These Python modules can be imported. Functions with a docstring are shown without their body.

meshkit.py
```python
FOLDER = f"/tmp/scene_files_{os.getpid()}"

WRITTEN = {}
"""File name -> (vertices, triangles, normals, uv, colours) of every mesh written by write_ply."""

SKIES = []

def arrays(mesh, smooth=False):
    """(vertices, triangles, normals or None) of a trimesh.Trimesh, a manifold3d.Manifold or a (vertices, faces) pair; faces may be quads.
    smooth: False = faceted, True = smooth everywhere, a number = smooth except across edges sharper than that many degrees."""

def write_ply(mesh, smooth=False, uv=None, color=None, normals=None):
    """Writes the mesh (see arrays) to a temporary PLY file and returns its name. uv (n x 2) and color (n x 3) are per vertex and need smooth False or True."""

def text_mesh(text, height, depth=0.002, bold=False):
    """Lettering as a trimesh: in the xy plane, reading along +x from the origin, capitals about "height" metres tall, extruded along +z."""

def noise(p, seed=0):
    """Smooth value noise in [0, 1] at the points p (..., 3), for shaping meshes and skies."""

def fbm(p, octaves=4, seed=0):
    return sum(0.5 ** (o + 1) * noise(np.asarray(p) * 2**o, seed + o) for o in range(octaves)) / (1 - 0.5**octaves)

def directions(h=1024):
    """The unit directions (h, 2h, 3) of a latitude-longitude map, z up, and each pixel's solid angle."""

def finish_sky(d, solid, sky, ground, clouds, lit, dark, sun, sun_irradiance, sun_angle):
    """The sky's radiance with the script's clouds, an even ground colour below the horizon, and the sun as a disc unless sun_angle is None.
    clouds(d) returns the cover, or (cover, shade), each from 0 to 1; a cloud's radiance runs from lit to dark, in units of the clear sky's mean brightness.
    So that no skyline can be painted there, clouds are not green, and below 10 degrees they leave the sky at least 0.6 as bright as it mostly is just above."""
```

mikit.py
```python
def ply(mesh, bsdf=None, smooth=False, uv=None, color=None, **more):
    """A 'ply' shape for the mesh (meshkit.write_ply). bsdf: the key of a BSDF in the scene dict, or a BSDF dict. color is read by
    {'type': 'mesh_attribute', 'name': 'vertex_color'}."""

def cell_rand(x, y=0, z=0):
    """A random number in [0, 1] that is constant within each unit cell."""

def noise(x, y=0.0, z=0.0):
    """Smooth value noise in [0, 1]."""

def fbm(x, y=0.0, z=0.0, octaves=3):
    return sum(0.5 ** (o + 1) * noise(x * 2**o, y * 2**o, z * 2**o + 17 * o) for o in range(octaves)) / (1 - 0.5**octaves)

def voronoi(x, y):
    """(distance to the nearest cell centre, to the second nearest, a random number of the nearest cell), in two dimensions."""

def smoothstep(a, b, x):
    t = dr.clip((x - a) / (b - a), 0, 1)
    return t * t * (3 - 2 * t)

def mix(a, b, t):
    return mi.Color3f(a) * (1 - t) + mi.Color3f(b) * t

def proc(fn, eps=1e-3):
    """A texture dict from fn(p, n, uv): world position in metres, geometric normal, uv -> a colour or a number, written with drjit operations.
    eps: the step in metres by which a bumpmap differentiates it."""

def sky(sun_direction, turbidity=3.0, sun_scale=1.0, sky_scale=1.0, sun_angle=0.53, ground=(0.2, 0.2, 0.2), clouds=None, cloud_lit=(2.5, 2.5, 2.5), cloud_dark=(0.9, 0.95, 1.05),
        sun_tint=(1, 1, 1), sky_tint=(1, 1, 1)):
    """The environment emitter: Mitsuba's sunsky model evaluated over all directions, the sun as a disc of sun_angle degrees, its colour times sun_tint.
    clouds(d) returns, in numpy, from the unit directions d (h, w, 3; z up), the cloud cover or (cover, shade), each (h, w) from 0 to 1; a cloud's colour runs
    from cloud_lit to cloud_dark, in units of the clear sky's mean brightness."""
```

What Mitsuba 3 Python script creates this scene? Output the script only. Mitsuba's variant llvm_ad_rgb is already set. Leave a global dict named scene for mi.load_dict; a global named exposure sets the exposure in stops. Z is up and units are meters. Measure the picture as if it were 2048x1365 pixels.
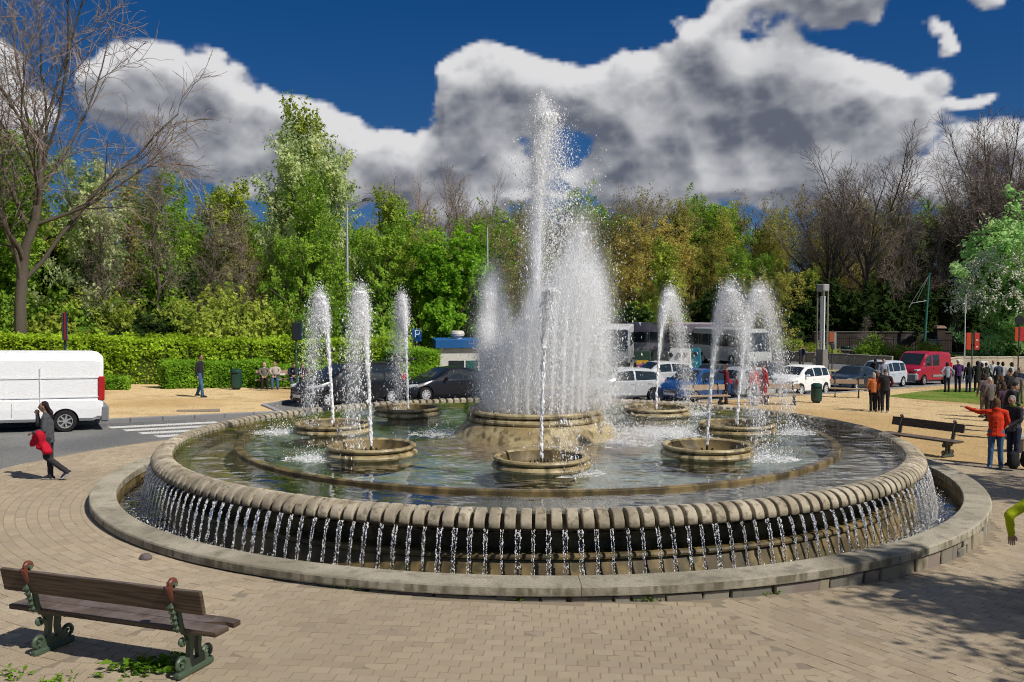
import math, random
import numpy as np, trimesh, manifold3d as m3, mitsuba as mi, drjit as dr
import mikit, meshkit
from mikit import proc, noise, fbm, cell_rand, smoothstep, mix
from shapely.geometry import Polygon, Point, box as sbox
from shapely.ops import unary_union
T = mi.ScalarTransform4f
PI = math.pi
scene, labels = {'type': 'scene'}, {}
rng = np.random.default_rng(7)

# ---------------------------------------------------------------- camera, light, exposure
EYE, PITCH = 3.73, 0.0423
scene['camera'] = {'type': 'perspective', 'fov': 56.6, 'fov_axis': 'x', 'near_clip': 0.1, 'far_clip': 3000.0,
                   'to_world': T().look_at(origin=[0, 0, EYE], target=[0, math.cos(PITCH), EYE - math.sin(PITCH)], up=[0, 0, 1])}
exposure = 1.72
SUN = np.array([0.80, -0.60, 0.98])

# cloud banks: (azimuth, elevation, half width, half height) in degrees of the masses that make them up, azimuth clockwise from the view's middle
BANKS = [(9.2, 9.45, 10.50, 3.30), (-1.0, 12.65, 2.50, 2.20), (3.2, 12.65, 2.70, 1.90), (6.8, 13.05, 2.40, 2.00), (12.3, 14.35, 3.00, 2.40), (9.6, 12.85, 2.20, 1.60), (15.3, 12.35, 2.40, 1.80), (19.4, 10.95, 4.00, 2.20), (22.5, 10.05, 2.00, 1.50), (-2.8, 10.85, 1.50, 1.80), (8.3, 7.25, 9.00, 1.50), (15.8, 7.75, 6.00, 1.50), (16.5, 10.65, 3.00, 2.20), (-17.5, 10.25, 5.04, 2.21), (-20.5, 12.15, 2.25, 1.84), (-17.5, 11.95, 1.80, 1.84), (-13.8, 10.35, 2.61, 1.66), (-10.3, 8.75, 2.52, 1.38), (-16.0, 8.05, 5.40, 1.75), (-22.8, 11.05, 1.35, 1.66), (-4.6, 8.65, 2.60, 1.00), (-3.2, 9.35, 1.50, 0.95), (-6.8, 8.45, 2.00, 1.10), (-7.2, 6.75, 3.00, 1.20), (20.6, 17.50, 5.00, 2.00), (26.0, 16.60, 1.90, 1.40), (17.6, 18.10, 3.00, 1.30), (24.3, 14.15, 0.90, 0.90), (14.1, 18.30, 1.50, 0.70), (18.2, 7.35, 2.40, 1.20), (27.5, 8.05, 3.40, 1.40), (21.5, 6.30, 5.00, 1.40), (-28.6, 12.25, 2.80, 1.90), (-29.0, 10.05, 3.00, 1.90), (-2.8, 5.00, 2.60, 0.80), (-9.5, 5.90, 2.70, 0.83), (25.9, 10.35, 1.30, 0.40), (1.0, 5.90, 1.60, 0.25)]


def billow(p, octaves, seed):
    t = 0
    for o in range(octaves):
        t = t + .5 ** (o + 1) * np.abs(2 * meshkit.noise(p * 2 ** o, seed + o) - 1)
    return t


def clouds(d):
    az = np.degrees(np.arctan2(d[..., 0], d[..., 1])); el = np.degrees(np.arcsin(np.clip(d[..., 2], -1, 1)))
    F = np.zeros(az.shape)
    front = np.abs(az) < 48
    wx = (meshkit.fbm(d * 19.0, 5, 5) - .5) * 3.6; wy = (meshkit.fbm(d * 19.0 + 40, 5, 9) - .5) * 3.0
    A, E = (az + wx)[front], (el + wy)[front]
    f = np.zeros(A.shape)
    for a, e, w, h in BANKS:
        f += np.exp(-1.15 * ((A - a) / w) ** 2 - 1.15 * (np.where(E < e, .95, 1.0) * (E - e) / h) ** 2)
    F[front] = np.minimum(f, 1.25 + .12 * f)
    # the rest of the sky carries the same kind of broken cumulus
    bulk = .42 + (meshkit.fbm(d * 3.1 + 11, 4, 21) - .55) * 3.2
    side = np.clip((np.abs(az) - 33) / 10, 0, 1)
    F = F * (1 - side) + bulk * side
    turn = np.linalg.qr(np.array([[.8, .5, .33], [-.4, .85, .2], [.1, -.3, .9]]))[0]
    q = d @ turn                                         # so that the noise grid does not line up with the horizon
    bil = billow(q * 11.0 + 3, 6, 3)
    puff = (.36 - bil) * 3.0                             # rounded heads, sharp creases
    wisp = meshkit.fbm(q * 70.0, 4, 31) - .5
    th = np.minimum(F, 1.3) - .55 + (1.0 * puff + .32 * wisp) * np.clip((F - .12) * 2.6, 0, 1) * (1 - .55 * np.clip((F - .75) * 2.5, 0, 1))
    cover = np.clip(th / .25 + .2, 0, 1); cover = cover * cover * (3 - 2 * cover)
    thick = np.clip(th, 0, 1.0)
    tau = np.zeros_like(thick)
    for k in range(1, 14):                               # sunlight comes down through the cloud from above
        s = 1.0 + 1.6 * (k - 1)
        tau += np.roll(np.roll(thick, int(round(s)), axis=0), int(round(s * .35)), axis=1)
    lit = np.exp(-.115 * tau)
    rel = np.zeros_like(thick); H = np.clip(F, 0, 1.1) * .8 + .55 * puff + .22 * wisp
    for s, w in ((1, .8), (2, .9), (4, .9), (8, .65)):
        rel += w * (H - np.roll(np.roll(H, s, axis=0), int(round(s * .5)), axis=1))
    rel = np.clip(.46 + .70 * rel, 0, 1)
    base = np.clip((F - .55) * .8, 0, .4)
    shade = 1 - np.clip(lit * (.34 + .66 * rel) + .36 * rel - base * .34, 0, 1)
    haze = .40 * np.exp(-np.maximum(el, 0) / 6.0)          # thin milky air low over the trees
    shade = (cover * shade + (1 - cover) * haze * .74) / np.maximum(cover + (1 - cover) * haze, 1e-6)
    cover = cover + (1 - cover) * haze
    return cover, shade


scene['sky'] = mikit.sky(SUN, turbidity=3.0, clouds=clouds, cloud_lit=(9.6, 9.6, 9.75), cloud_dark=(1.55, 1.75, 2.3),
                         sky_tint=(.008, .190, .395), sun_tint=(.86, .98, 1.20))
# ---------------------------------------------------------------- materials
VC = {'type': 'mesh_attribute', 'name': 'vertex_color'}


def rgb(*c):
    return {'type': 'rgb', 'value': list(c)}


def pr(base=VC, rough=.8, **k):
    return {'type': 'twosided', 'bsdf': {'type': 'principled', 'base_color': base, 'roughness': rough, **k}}


def bump(inner, fn, scale, eps=2e-3):
    return {'type': 'twosided', 'bsdf': {'type': 'bumpmap', 'arbitrary': proc(fn, eps), 'scale': scale, 'bsdf': inner['bsdf']}}


scene['matte'] = pr(rough=.85, specular=.25)
scene['satin'] = pr(rough=.42, specular=.5)
scene['gloss'] = pr(rough=.22, specular=.35, clearcoat=1.0, clearcoat_gloss=.95)
scene['metal'] = pr(rough=.32, metallic=.9)
scene['dark_glass'] = pr(rgb(.02, .027, .03), .04, specular=.8)
scene['leaf'] = {'type': 'principledthin', 'base_color': VC, 'roughness': .55, 'diff_trans': 1.0, 'eta': 1.35}
scene['skin'] = pr(rough=.5, specular=.35)
scene['foam'] = {'type': 'twosided', 'bsdf': {'type': 'plastic', 'diffuse_reflectance': rgb(.97, .975, .98), 'int_ior': 1.33}}
scene['clear_water'] = {'type': 'dielectric', 'int_ior': 1.33}


def paver_rel(p, n, uv):
    return fbm(p.x * 55, p.y * 55, p.z * 55, 3) + .6 * noise(p.x * 9, p.y * 9)


scene['paver_stone'] = bump(pr(rough=.8, specular=.3), paver_rel, .0035, 4e-3)


def concrete(p, n, uv):
    big, mid, fine = fbm(p.x * 1.3, p.y * 1.3, p.z * 1.3, 3), fbm(p.x * 7, p.y * 7, p.z * 3, 3), noise(p.x * 60, p.y * 60, p.z * 60)
    c = mix((.345, .315, .245), (.235, .212, .16), smoothstep(.35, .7, big))
    c = mix(c, (.13, .118, .09), smoothstep(.50, .80, mid) * .55)
    side = 1 - smoothstep(.2, .6, dr.abs(n.z))
    streak = smoothstep(.40, .72, fbm(dr.atan2(p.x - .489, p.y - 20.03) * 95, p.z * 2.0, 3, 2)) * side
    c = mix(c, (.10, .09, .055), streak * .75)
    return c * (.84 + .32 * fine)


def concrete_rel(p, n, uv):
    return fbm(p.x * 26, p.y * 26, p.z * 26, 4)


scene['coping_stone'] = bump(pr(proc(concrete), .85, specular=.25), concrete_rel, .006, 4e-3)


def rimstone(p, n, uv):
    k = fbm(p.x * 3.1, p.y * 3.1, p.z * 3.1, 3)
    c = mix((.42, .37, .28), (.29, .25, .18), smoothstep(.3, .7, k))
    each = noise(dr.atan2(p.x - .489, p.y - 20.03) * 36.6, 3.0)
    c = c * (.78 + .44 * each)
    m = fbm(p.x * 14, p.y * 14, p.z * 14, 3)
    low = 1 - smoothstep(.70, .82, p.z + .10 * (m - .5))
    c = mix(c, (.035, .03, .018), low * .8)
    return mix(c, (.10, .08, .045), smoothstep(.56, .74, m) * .6)


scene['rim_stone'] = bump(pr(proc(rimstone), .75, specular=.3), concrete_rel, .005, 4e-3)


def bowlstone(p, n, uv):
    k, m = fbm(p.x * 2.2, p.y * 2.2, p.z * 4.1, 3), fbm(p.x * 9, p.y * 9, p.z * 3, 3)
    c = mix((.42, .345, .19), (.27, .205, .095), smoothstep(.3, .7, k))
    c = mix(c, (.075, .052, .022), smoothstep(.46, .72, m) * .8)
    return c * (.85 + .3 * noise(p.x * 40, p.y * 40, p.z * 40))


scene['bowl_stone'] = bump(pr(proc(bowlstone), .45, specular=.5), concrete_rel, .005, 4e-3)


def wetwall(p, n, uv):
    a = dr.atan2(p.x - .489, p.y - 20.03)
    k, m = fbm(a * 30, p.z * 2, 1, 3), fbm(p.x * 6, p.y * 6, p.z * 6, 3)
    c = mix((.20, .145, .06), (.075, .055, .025), smoothstep(.3, .7, k))
    return mix(c, (.03, .035, .015), smoothstep(.5, .75, m) * .7)


scene['wet_stone'] = pr(proc(wetwall), .55, specular=.35)


def poolfloor(p, n, uv):
    x, y = p.x - .489, p.y - 20.03
    r = dr.sqrt(x * x + y * y)
    k, m, q = fbm(x * .9, y * .9, 3, 4), fbm(x * 3.7, y * 2.4, 9, 4), noise(x * 17, y * 17)
    c = mix((.150, .190, .150), (.060, .088, .078), smoothstep(.35, .70, k))
    c = mix(c, (.13, .11, .06), smoothstep(.52, .72, m) * .5)
    outer = smoothstep(6.0, 6.15, r)
    west = smoothstep(2.5, -5.5, x)
    o = mix((.165, .150, .112), (.075, .075, .055), smoothstep(.35, .68, m))
    o = mix(o, (.125, .105, .018), smoothstep(.38, .62, fbm(x * 2.1, y * 3.3, 5, 3)) * west * .8)
    c = mix(c, o, outer)
    apron = 1 - smoothstep(2.3, 2.75, r + .5 * (m - .5))
    c = mix(c, (.20, .13, .075), apron * .7)
    return c * (.8 + .4 * q)


scene['pool_floor'] = pr(proc(poolfloor), .7)


def troughfloor(p, n, uv):
    k = fbm(p.x * 2, p.y * 2, 2, 3)
    return mix((.075, .07, .035), (.02, .024, .015), smoothstep(.3, .65, k))


scene['trough_floor'] = pr(proc(troughfloor), .7)
scene['water_skin'] = {'type': 'thindielectric', 'int_ior': 1.19}   # one face of water reflects half of what a two-faced pane does


def asphalt(p, n, uv):
    k, q = fbm(p.x * .35, p.y * .35, 1, 3), fbm(p.x * 30, p.y * 30, 2, 2)
    c = mix((.105, .108, .110), (.145, .145, .140), smoothstep(.35, .65, k))
    return c * (.72 + .56 * q)


scene['asphalt'] = pr(proc(asphalt), .85, specular=.25)


def sand(p, n, uv):
    k, m, q = fbm(p.x * .22, p.y * .22, 4, 3), fbm(p.x * 1.6, p.y * 1.6, 6, 3), noise(p.x * 38, p.y * 38)
    c = mix((.50, .375, .205), (.41, .285, .135), smoothstep(.35, .68, k))
    c = mix(c, (.33, .235, .12), smoothstep(.52, .72, m) * .5)
    return c * (.78 + .44 * q)


scene['sand_gravel'] = bump(pr(proc(sand), .9, specular=.15), lambda p, n, uv: fbm(p.x * 16, p.y * 16, 3, 3), .03, 1e-2)


def turf(p, n, uv):
    k, q = fbm(p.x * .8, p.y * .8, 4, 3), noise(p.x * 26, p.y * 26)
    c = mix((.075, .135, .018), (.135, .165, .035), smoothstep(.3, .7, k))
    return c * (.55 + .9 * q)


scene['turf'] = pr(proc(turf), .9, specular=.1)


def earth(p, n, uv):
    k, q = fbm(p.x * .5, p.y * .5, 4, 3), noise(p.x * 9, p.y * 9)
    return mix((.05, .048, .022), (.035, .055, .015), smoothstep(.35, .65, k)) * (.6 + .8 * q)


scene['earth'] = pr(proc(earth), .95, specular=.1)


def wood(p, n, uv):
    g = fbm(p.x * 3 + p.y * 3, (p.x - p.y) * 2, p.z * 60, 3)
    k = fbm(p.x * 7, p.y * 7, p.z * 40, 3)
    c = mix((.045, .030, .019), (.105, .072, .048), smoothstep(.3, .7, g))
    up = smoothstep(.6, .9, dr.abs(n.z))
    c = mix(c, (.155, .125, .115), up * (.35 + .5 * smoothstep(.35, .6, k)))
    return c


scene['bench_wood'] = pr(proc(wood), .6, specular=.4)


# ---------------------------------------------------------------- mesh builder
def shade_split(v, f, c, angle):
    """Corner normals that keep edges sharper than ANGLE hard; vertices are split per corner."""
    _, inv = np.unique(np.round(v, 5), axis=0, return_inverse=True); inv = inv.ravel()
    fn = np.cross(v[f[:, 1]] - v[f[:, 0]], v[f[:, 2]] - v[f[:, 0]])
    un = fn / np.maximum(np.linalg.norm(fn, axis=1, keepdims=True), 1e-20)
    corner = inv[f].ravel(); fid = np.repeat(np.arange(len(f)), 3)
    order = np.argsort(corner, kind='stable'); cs, fs = corner[order], fid[order]
    start = np.searchsorted(cs, corner, 'left'); cnt = np.searchsorted(cs, corner, 'right') - start
    a = np.repeat(np.arange(len(corner)), cnt)
    off = np.arange(len(a)) - np.repeat(np.cumsum(cnt) - cnt, cnt)
    b = fs[np.repeat(start, cnt) + off]
    ok = (un[fid[a]] * un[b]).sum(1) > math.cos(math.radians(angle))
    n = np.zeros((len(corner), 3)); np.add.at(n, a[ok], fn[b[ok]])
    ln = np.linalg.norm(n, axis=1, keepdims=True)
    n = np.where(ln > 1e-20, n / np.maximum(ln, 1e-20), un[fid])
    return v[f.ravel()], np.arange(len(corner)).reshape(-1, 3), c[f.ravel()], n


class MB:
    """Collects coloured pieces of one mesh."""

    def __init__(s):
        s.v, s.f, s.c, s.n = [], [], [], 0

    def add(s, v, f, col=(.5, .5, .5), M=None):
        v = np.asarray(v, float); f = np.asarray(f, int)
        if f.shape[1] == 4:
            f = np.vstack([f[:, [0, 1, 2]], f[:, [0, 2, 3]]])
        if M is not None:
            M = np.asarray(M); v = v @ M[:3, :3].T + M[:3, 3]
        col = np.asarray(col, float)
        s.v.append(v); s.f.append(f + s.n); s.c.append(np.tile(col, (len(v), 1)) if col.ndim == 1 else col); s.n += len(v)
        return s

    def mesh(s, m, col=(.5, .5, .5), M=None):
        if hasattr(m, 'to_mesh'):
            q = m.to_mesh(); return s.add(q.vert_properties[:, :3], q.tri_verts, col, M)
        return s.add(m.vertices, m.faces, col, M)

    def box(s, c, d, col=(.5, .5, .5), M=None, ch=0.0):
        x, y, z = np.array(d) / 2
        if ch:
            ch = min(ch, x * .9, y * .9, z * .9)
            pts = [(sx * (x - a * ch), sy * (y - b * ch), sz * (z - e * ch)) for sx in (-1, 1) for sy in (-1, 1) for sz in (-1, 1) for a, b, e in ((0, 1, 1), (1, 0, 1), (1, 1, 0))]
            h = m3.Manifold.hull_points(np.array(pts) + np.array(c)); return s.mesh(h, col, M)
        v = np.array([(a, b, e) for a in (-x, x) for b in (-y, y) for e in (-z, z)]) + np.array(c)
        f = [(0, 1, 3, 2), (4, 6, 7, 5), (0, 4, 5, 1), (2, 3, 7, 6), (0, 2, 6, 4), (1, 5, 7, 3)]
        return s.add(v, f, col, M)

    def tube(s, pts, r, col=(.5, .5, .5), k=8, M=None, cap=True):
        p = np.asarray(pts, float); n = len(p); r = np.broadcast_to(r, (n,))
        t = np.gradient(p, axis=0); t /= np.linalg.norm(t, axis=1, keepdims=True) + 1e-12
        ref = np.where(np.abs(t[:, 2:]) < .95, [0, 0, 1.], [1., 0, 0])
        if n > 2 and (np.abs(t[:, 2]) >= .95).any() and not (np.abs(t[:, 2]) >= .95).all():
            ref = np.tile([.31, .95, .05], (n, 1))
        a = np.cross(t, ref); a /= np.linalg.norm(a, axis=1, keepdims=True) + 1e-12
        b = np.cross(t, a); g = np.arange(k) * 2 * PI / k
        v = p[:, None] + r[:, None, None] * (np.cos(g)[None, :, None] * a[:, None] + np.sin(g)[None, :, None] * b[:, None])
        v = v.reshape(-1, 3)
        i, j = np.meshgrid(np.arange(n - 1), np.arange(k), indexing='ij')
        q = np.stack([i * k + j, i * k + (j + 1) % k, (i + 1) * k + (j + 1) % k, (i + 1) * k + j], -1).reshape(-1, 4)
        f = np.vstack([q[:, [0, 2, 1]], q[:, [0, 3, 2]]])
        if cap:
            v = np.vstack([v, p[:1], p[-1:]]); m = n * k; jj = np.arange(k)
            f = np.vstack([f, np.stack([jj * 0 + m, jj, (jj + 1) % k], 1), np.stack([jj * 0 + m + 1, (n - 1) * k + (jj + 1) % k, (n - 1) * k + jj], 1)])
        return s.add(v, f, col, M)

    def lathe(s, prof, k=32, col=(.5, .5, .5), M=None, a0=0, a1=2 * PI):
        p = np.asarray(prof, float); n = len(p); full = abs(a1 - a0 - 2 * PI) < 1e-6
        g = np.linspace(a0, a1, k + (not full), endpoint=not full); kk = len(g)
        v = np.stack([p[:, None, 0] * np.cos(g), p[:, None, 0] * np.sin(g), np.tile(p[:, 1:2], (1, kk))], -1).reshape(-1, 3)
        i, j = np.meshgrid(np.arange(n - 1), np.arange(kk if full else kk - 1), indexing='ij')
        q = np.stack([i * kk + j, i * kk + (j + 1) % kk, (i + 1) * kk + (j + 1) % kk, (i + 1) * kk + j], -1).reshape(-1, 4)
        return s.add(v, q, col, M)

    def prism(s, poly, d, col=(.5, .5, .5), M=None):
        """Outline (n x 2) in the xz plane, thickness d along y, centred."""
        for g in getattr(poly, 'geoms', [poly if hasattr(poly, 'exterior') else Polygon(poly)]):
            m = trimesh.creation.extrude_polygon(g, d, engine='earcut')
            v = np.array(m.vertices); v = np.stack([v[:, 0], v[:, 2] - d / 2, v[:, 1]], 1)
            s.add(v, np.array(m.faces)[:, ::-1], col, M)
        return s

    def arrays(s):
        return np.vstack(s.v), np.vstack(s.f), np.vstack(s.c)

    def put(s, key, bsdf, smooth=False, to=None, **more):
        v, f, c = s.arrays()
        return place(key, ply(v, f, c, bsdf, smooth), to, **more)


def ply(v, f, c, bsdf, smooth=False):
    ref = {'type': 'ref', 'id': bsdf}
    vc = c if c is not None else None
    if smooth is False:
        path = meshkit.write_ply((v, f), False, None, vc); flat = True
    elif smooth is True:
        path = meshkit.write_ply((v, f), True, None, vc); flat = False
    else:
        v, f, vc, n = shade_split(v, f, c if c is not None else np.zeros((len(v), 3)), smooth)
        path = meshkit.write_ply((v, f), False, None, vc if c is not None else None, normals=n); flat = False
    return {'type': 'ply', 'filename': path, 'face_normals': flat, 'bsdf': ref}


def fresh(key, seps='_'):
    if key not in scene and key not in labels:
        return key
    k = 1
    while f'{key}_{k:03d}' in scene or f'{key}_{k:03d}' in labels:
        k += 1
    return f'{key}_{k:03d}'


def place(key, shape, to=None, label=None, cat=None, group=None, kind=None):
    d = dict(shape)
    if to is not None:
        d['to_world'] = to if isinstance(to, mi.ScalarTransform4f) else T(np.asarray(to, float))
    scene[key] = d
    tag(key, label, cat, group, kind)
    return key


def bank(name, shapes):
    """Shapes that many copies share; copies are made with inst()."""
    for i, s in enumerate(shapes):
        scene[f'{name}_form_{i}'] = {'type': 'shapegroup', 'piece': s}
    return [f'{name}_form_{i}' for i in range(len(shapes))]


def inst(key, form, M):
    scene[key] = {'type': 'instance', 'group': {'type': 'ref', 'id': form}, 'to_world': T(np.asarray(M, float))}
    return key


def tag(key, label=None, cat=None, group=None, kind=None):
    e = {k: x for k, x in (('label', label), ('category', cat), ('group', group), ('kind', kind)) if x}
    if e:
        labels[key] = e
    return key


def mat(loc=(0, 0, 0), rz=0, s=1.0, rx=0, ry=0):
    cz, sz, cx, sx, cy, sy = math.cos(rz), math.sin(rz), math.cos(rx), math.sin(rx), math.cos(ry), math.sin(ry)
    R = np.array([[cz, -sz, 0], [sz, cz, 0], [0, 0, 1]]) @ np.array([[1, 0, 0], [0, cx, -sx], [0, sx, cx]]) @ np.array([[cy, 0, sy], [0, 1, 0], [-sy, 0, cy]])
    M = np.eye(4); M[:3, :3] = R * np.asarray(s); M[:3, 3] = loc
    return M


# ---------------------------------------------------------------- the lie of the land
def zg(x, y):
    """The square falls gently to the right and away from the viewer, then levels out in the car park."""
    x = np.clip(x, -45, 70); y = np.asarray(y, float)
    return -.018 * x - .022 * (np.minimum(y, 42) - 15) - .034 * (np.clip(y, 42, 75) - 42)


def on(x, y, dz=0.0):
    return np.array([x, y, float(zg(x, y)) + dz])


def sheet(mb, poly, dz, col=(.5, .5, .5), skirt=0.0):
    """A flat-lying polygon draped on the land (exact: the land is planar between y = 42 and y = 75 breaks)."""
    for lo, hi in ((-60, 42), (42, 75), (75, 400)):
        part = poly.intersection(sbox(-45, lo, 70, hi))
        for g in getattr(part, 'geoms', [part]):
            if g.is_empty or g.geom_type != 'Polygon' or g.area < 1e-5:
                continue
            v, f = trimesh.creation.triangulate_polygon(g, engine='earcut')
            v = np.asarray(v); f = np.asarray(f)
            mb.add(np.column_stack([v, zg(v[:, 0], v[:, 1] - (1e-9 if hi < 400 else 0)) + dz]), f, col)
    return mb
# ---------------------------------------------------------------- the setting: land, road, pavement, gravel, lawn
CX, CY = .489, 20.03
disc = Point(CX, CY).buffer(11.6, 96)
U = np.array([.796, .605])
front_area = Polygon([(-11.2, 20.4), (-11.9, 17), (-13.5, 12), (-17, 5), (-20, -6), (30, -6), (30, 22.6), (13.2, 22.8), (11.6, 24.2), (10.5, 26)])
pave_poly = disc.union(front_area)
road_poly = Polygon([(-45, 6.1), (-13.3, 30.2), (-8.3, 34), (-9.6, 36.6), (-9.0, 39.0), (-5.5, 42.6), (-1, 46.0), (3, 51), (0, 58), (-1, 104), (70, 104), (70, 86), (47, 86), (36.5, 72), (31.2, 65.2), (17.6, 51), (14.5, 47.9),
                     (6.7, 40.9), (-2.0, 32.7), (-5, 30.2), (-6, 20), (-20, -6), (-45, -20)]).difference(pave_poly)
lawn_poly = Polygon([(19.2, 48.7), (19.8, 46.9), (21.4, 44.6), (23.0, 42.6), (27, 39.4), (40, 34), (60, 40), (60, 76), (44, 74), (37, 66), (31, 60.6), (25.6, 56.6), (21.4, 51.6)])
left_sand = Polygon([(-45, 6.1), (-13.3, 30.2), (-8.3, 34), (-9.6, 36.6), (-9.0, 39.0), (-5.5, 42.6), (-1, 46.0), (3, 51), (2, 54), (-22, 52), (-45, 48)])
right_sand = Polygon([(-5, 30.2), (-2.0, 32.7), (6.7, 40.9), (14.5, 47.9), (17.6, 51), (31.2, 65.2), (36.5, 72), (47, 86), (70, 86), (70, 20), (30, 20), (12, 22)]).difference(pave_poly).difference(lawn_poly)


def terrain():
    xs = np.unique(np.concatenate([np.linspace(-900, -60, 12), np.linspace(-60, 140, 101), [-45, 70], np.linspace(140, 900, 12)]))
    ys = np.unique(np.concatenate([np.linspace(-200, 40, 13), [42, 75], np.linspace(80, 260, 61), np.linspace(270, 1600, 12)]))
    X, Y = np.meshgrid(xs, ys, indexing='ij')
    Z = zg(X, Y) - .25 + hill(X, Y)
    i, j = np.meshgrid(np.arange(len(xs) - 1), np.arange(len(ys) - 1), indexing='ij'); m = len(ys)
    q = np.stack([i * m + j, (i + 1) * m + j, (i + 1) * m + j + 1, i * m + j + 1], -1).reshape(-1, 4)
    return np.column_stack([X.ravel(), Y.ravel(), Z.ravel()]), q


def hill(x, y):
    x, y = np.asarray(x, float), np.asarray(y, float)
    rise = np.clip((y - 112 - .1 * np.abs(x - 20)) / 90, 0, 1)
    return 13 * rise * rise * (3 - 2 * rise) * np.clip((x + 20) / 30, 0, 1)


v, q = terrain()
MB().add(v, q).put('terrain', 'earth', True, kind='structure')
sheet(MB(), road_poly, -.09).put('road', 'asphalt', kind='structure')
sheet(MB(), left_sand, -.004).put('gravel_path', 'sand_gravel', kind='structure')
sheet(MB(), right_sand, -.004).put('gravel_path_001', 'sand_gravel', kind='structure')
sheet(MB(), lawn_poly, .006).put('lawn', 'turf', kind='structure')
sheet(MB(), pave_poly.difference(Point(CX, CY).buffer(8.4, 96)), -.005, (.225, .188, .138)).put('pavement', 'matte', kind='structure')

# zebra stripes on the road, parallel to the kerb
for k in range(6):
    o = np.array([-12.55, 29.35]) + np.array([.74, -.66]) * (k * .98)
    L = (3.4, 3.6, 3.7, 3.9, 4.0, 4.2)[k]
    nrm = np.array([U[1], -U[0]])
    p = [o, o + U * L, o + U * L + nrm * .5, o + nrm * .5]
    st = Polygon(p).difference(pave_poly)
    if st.area < .05:
        continue
    mb = MB(); sheet(mb, st, -.085, (.44, .44, .425))
    mb.put(fresh('road__crossing_stripe'), 'matte')


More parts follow.
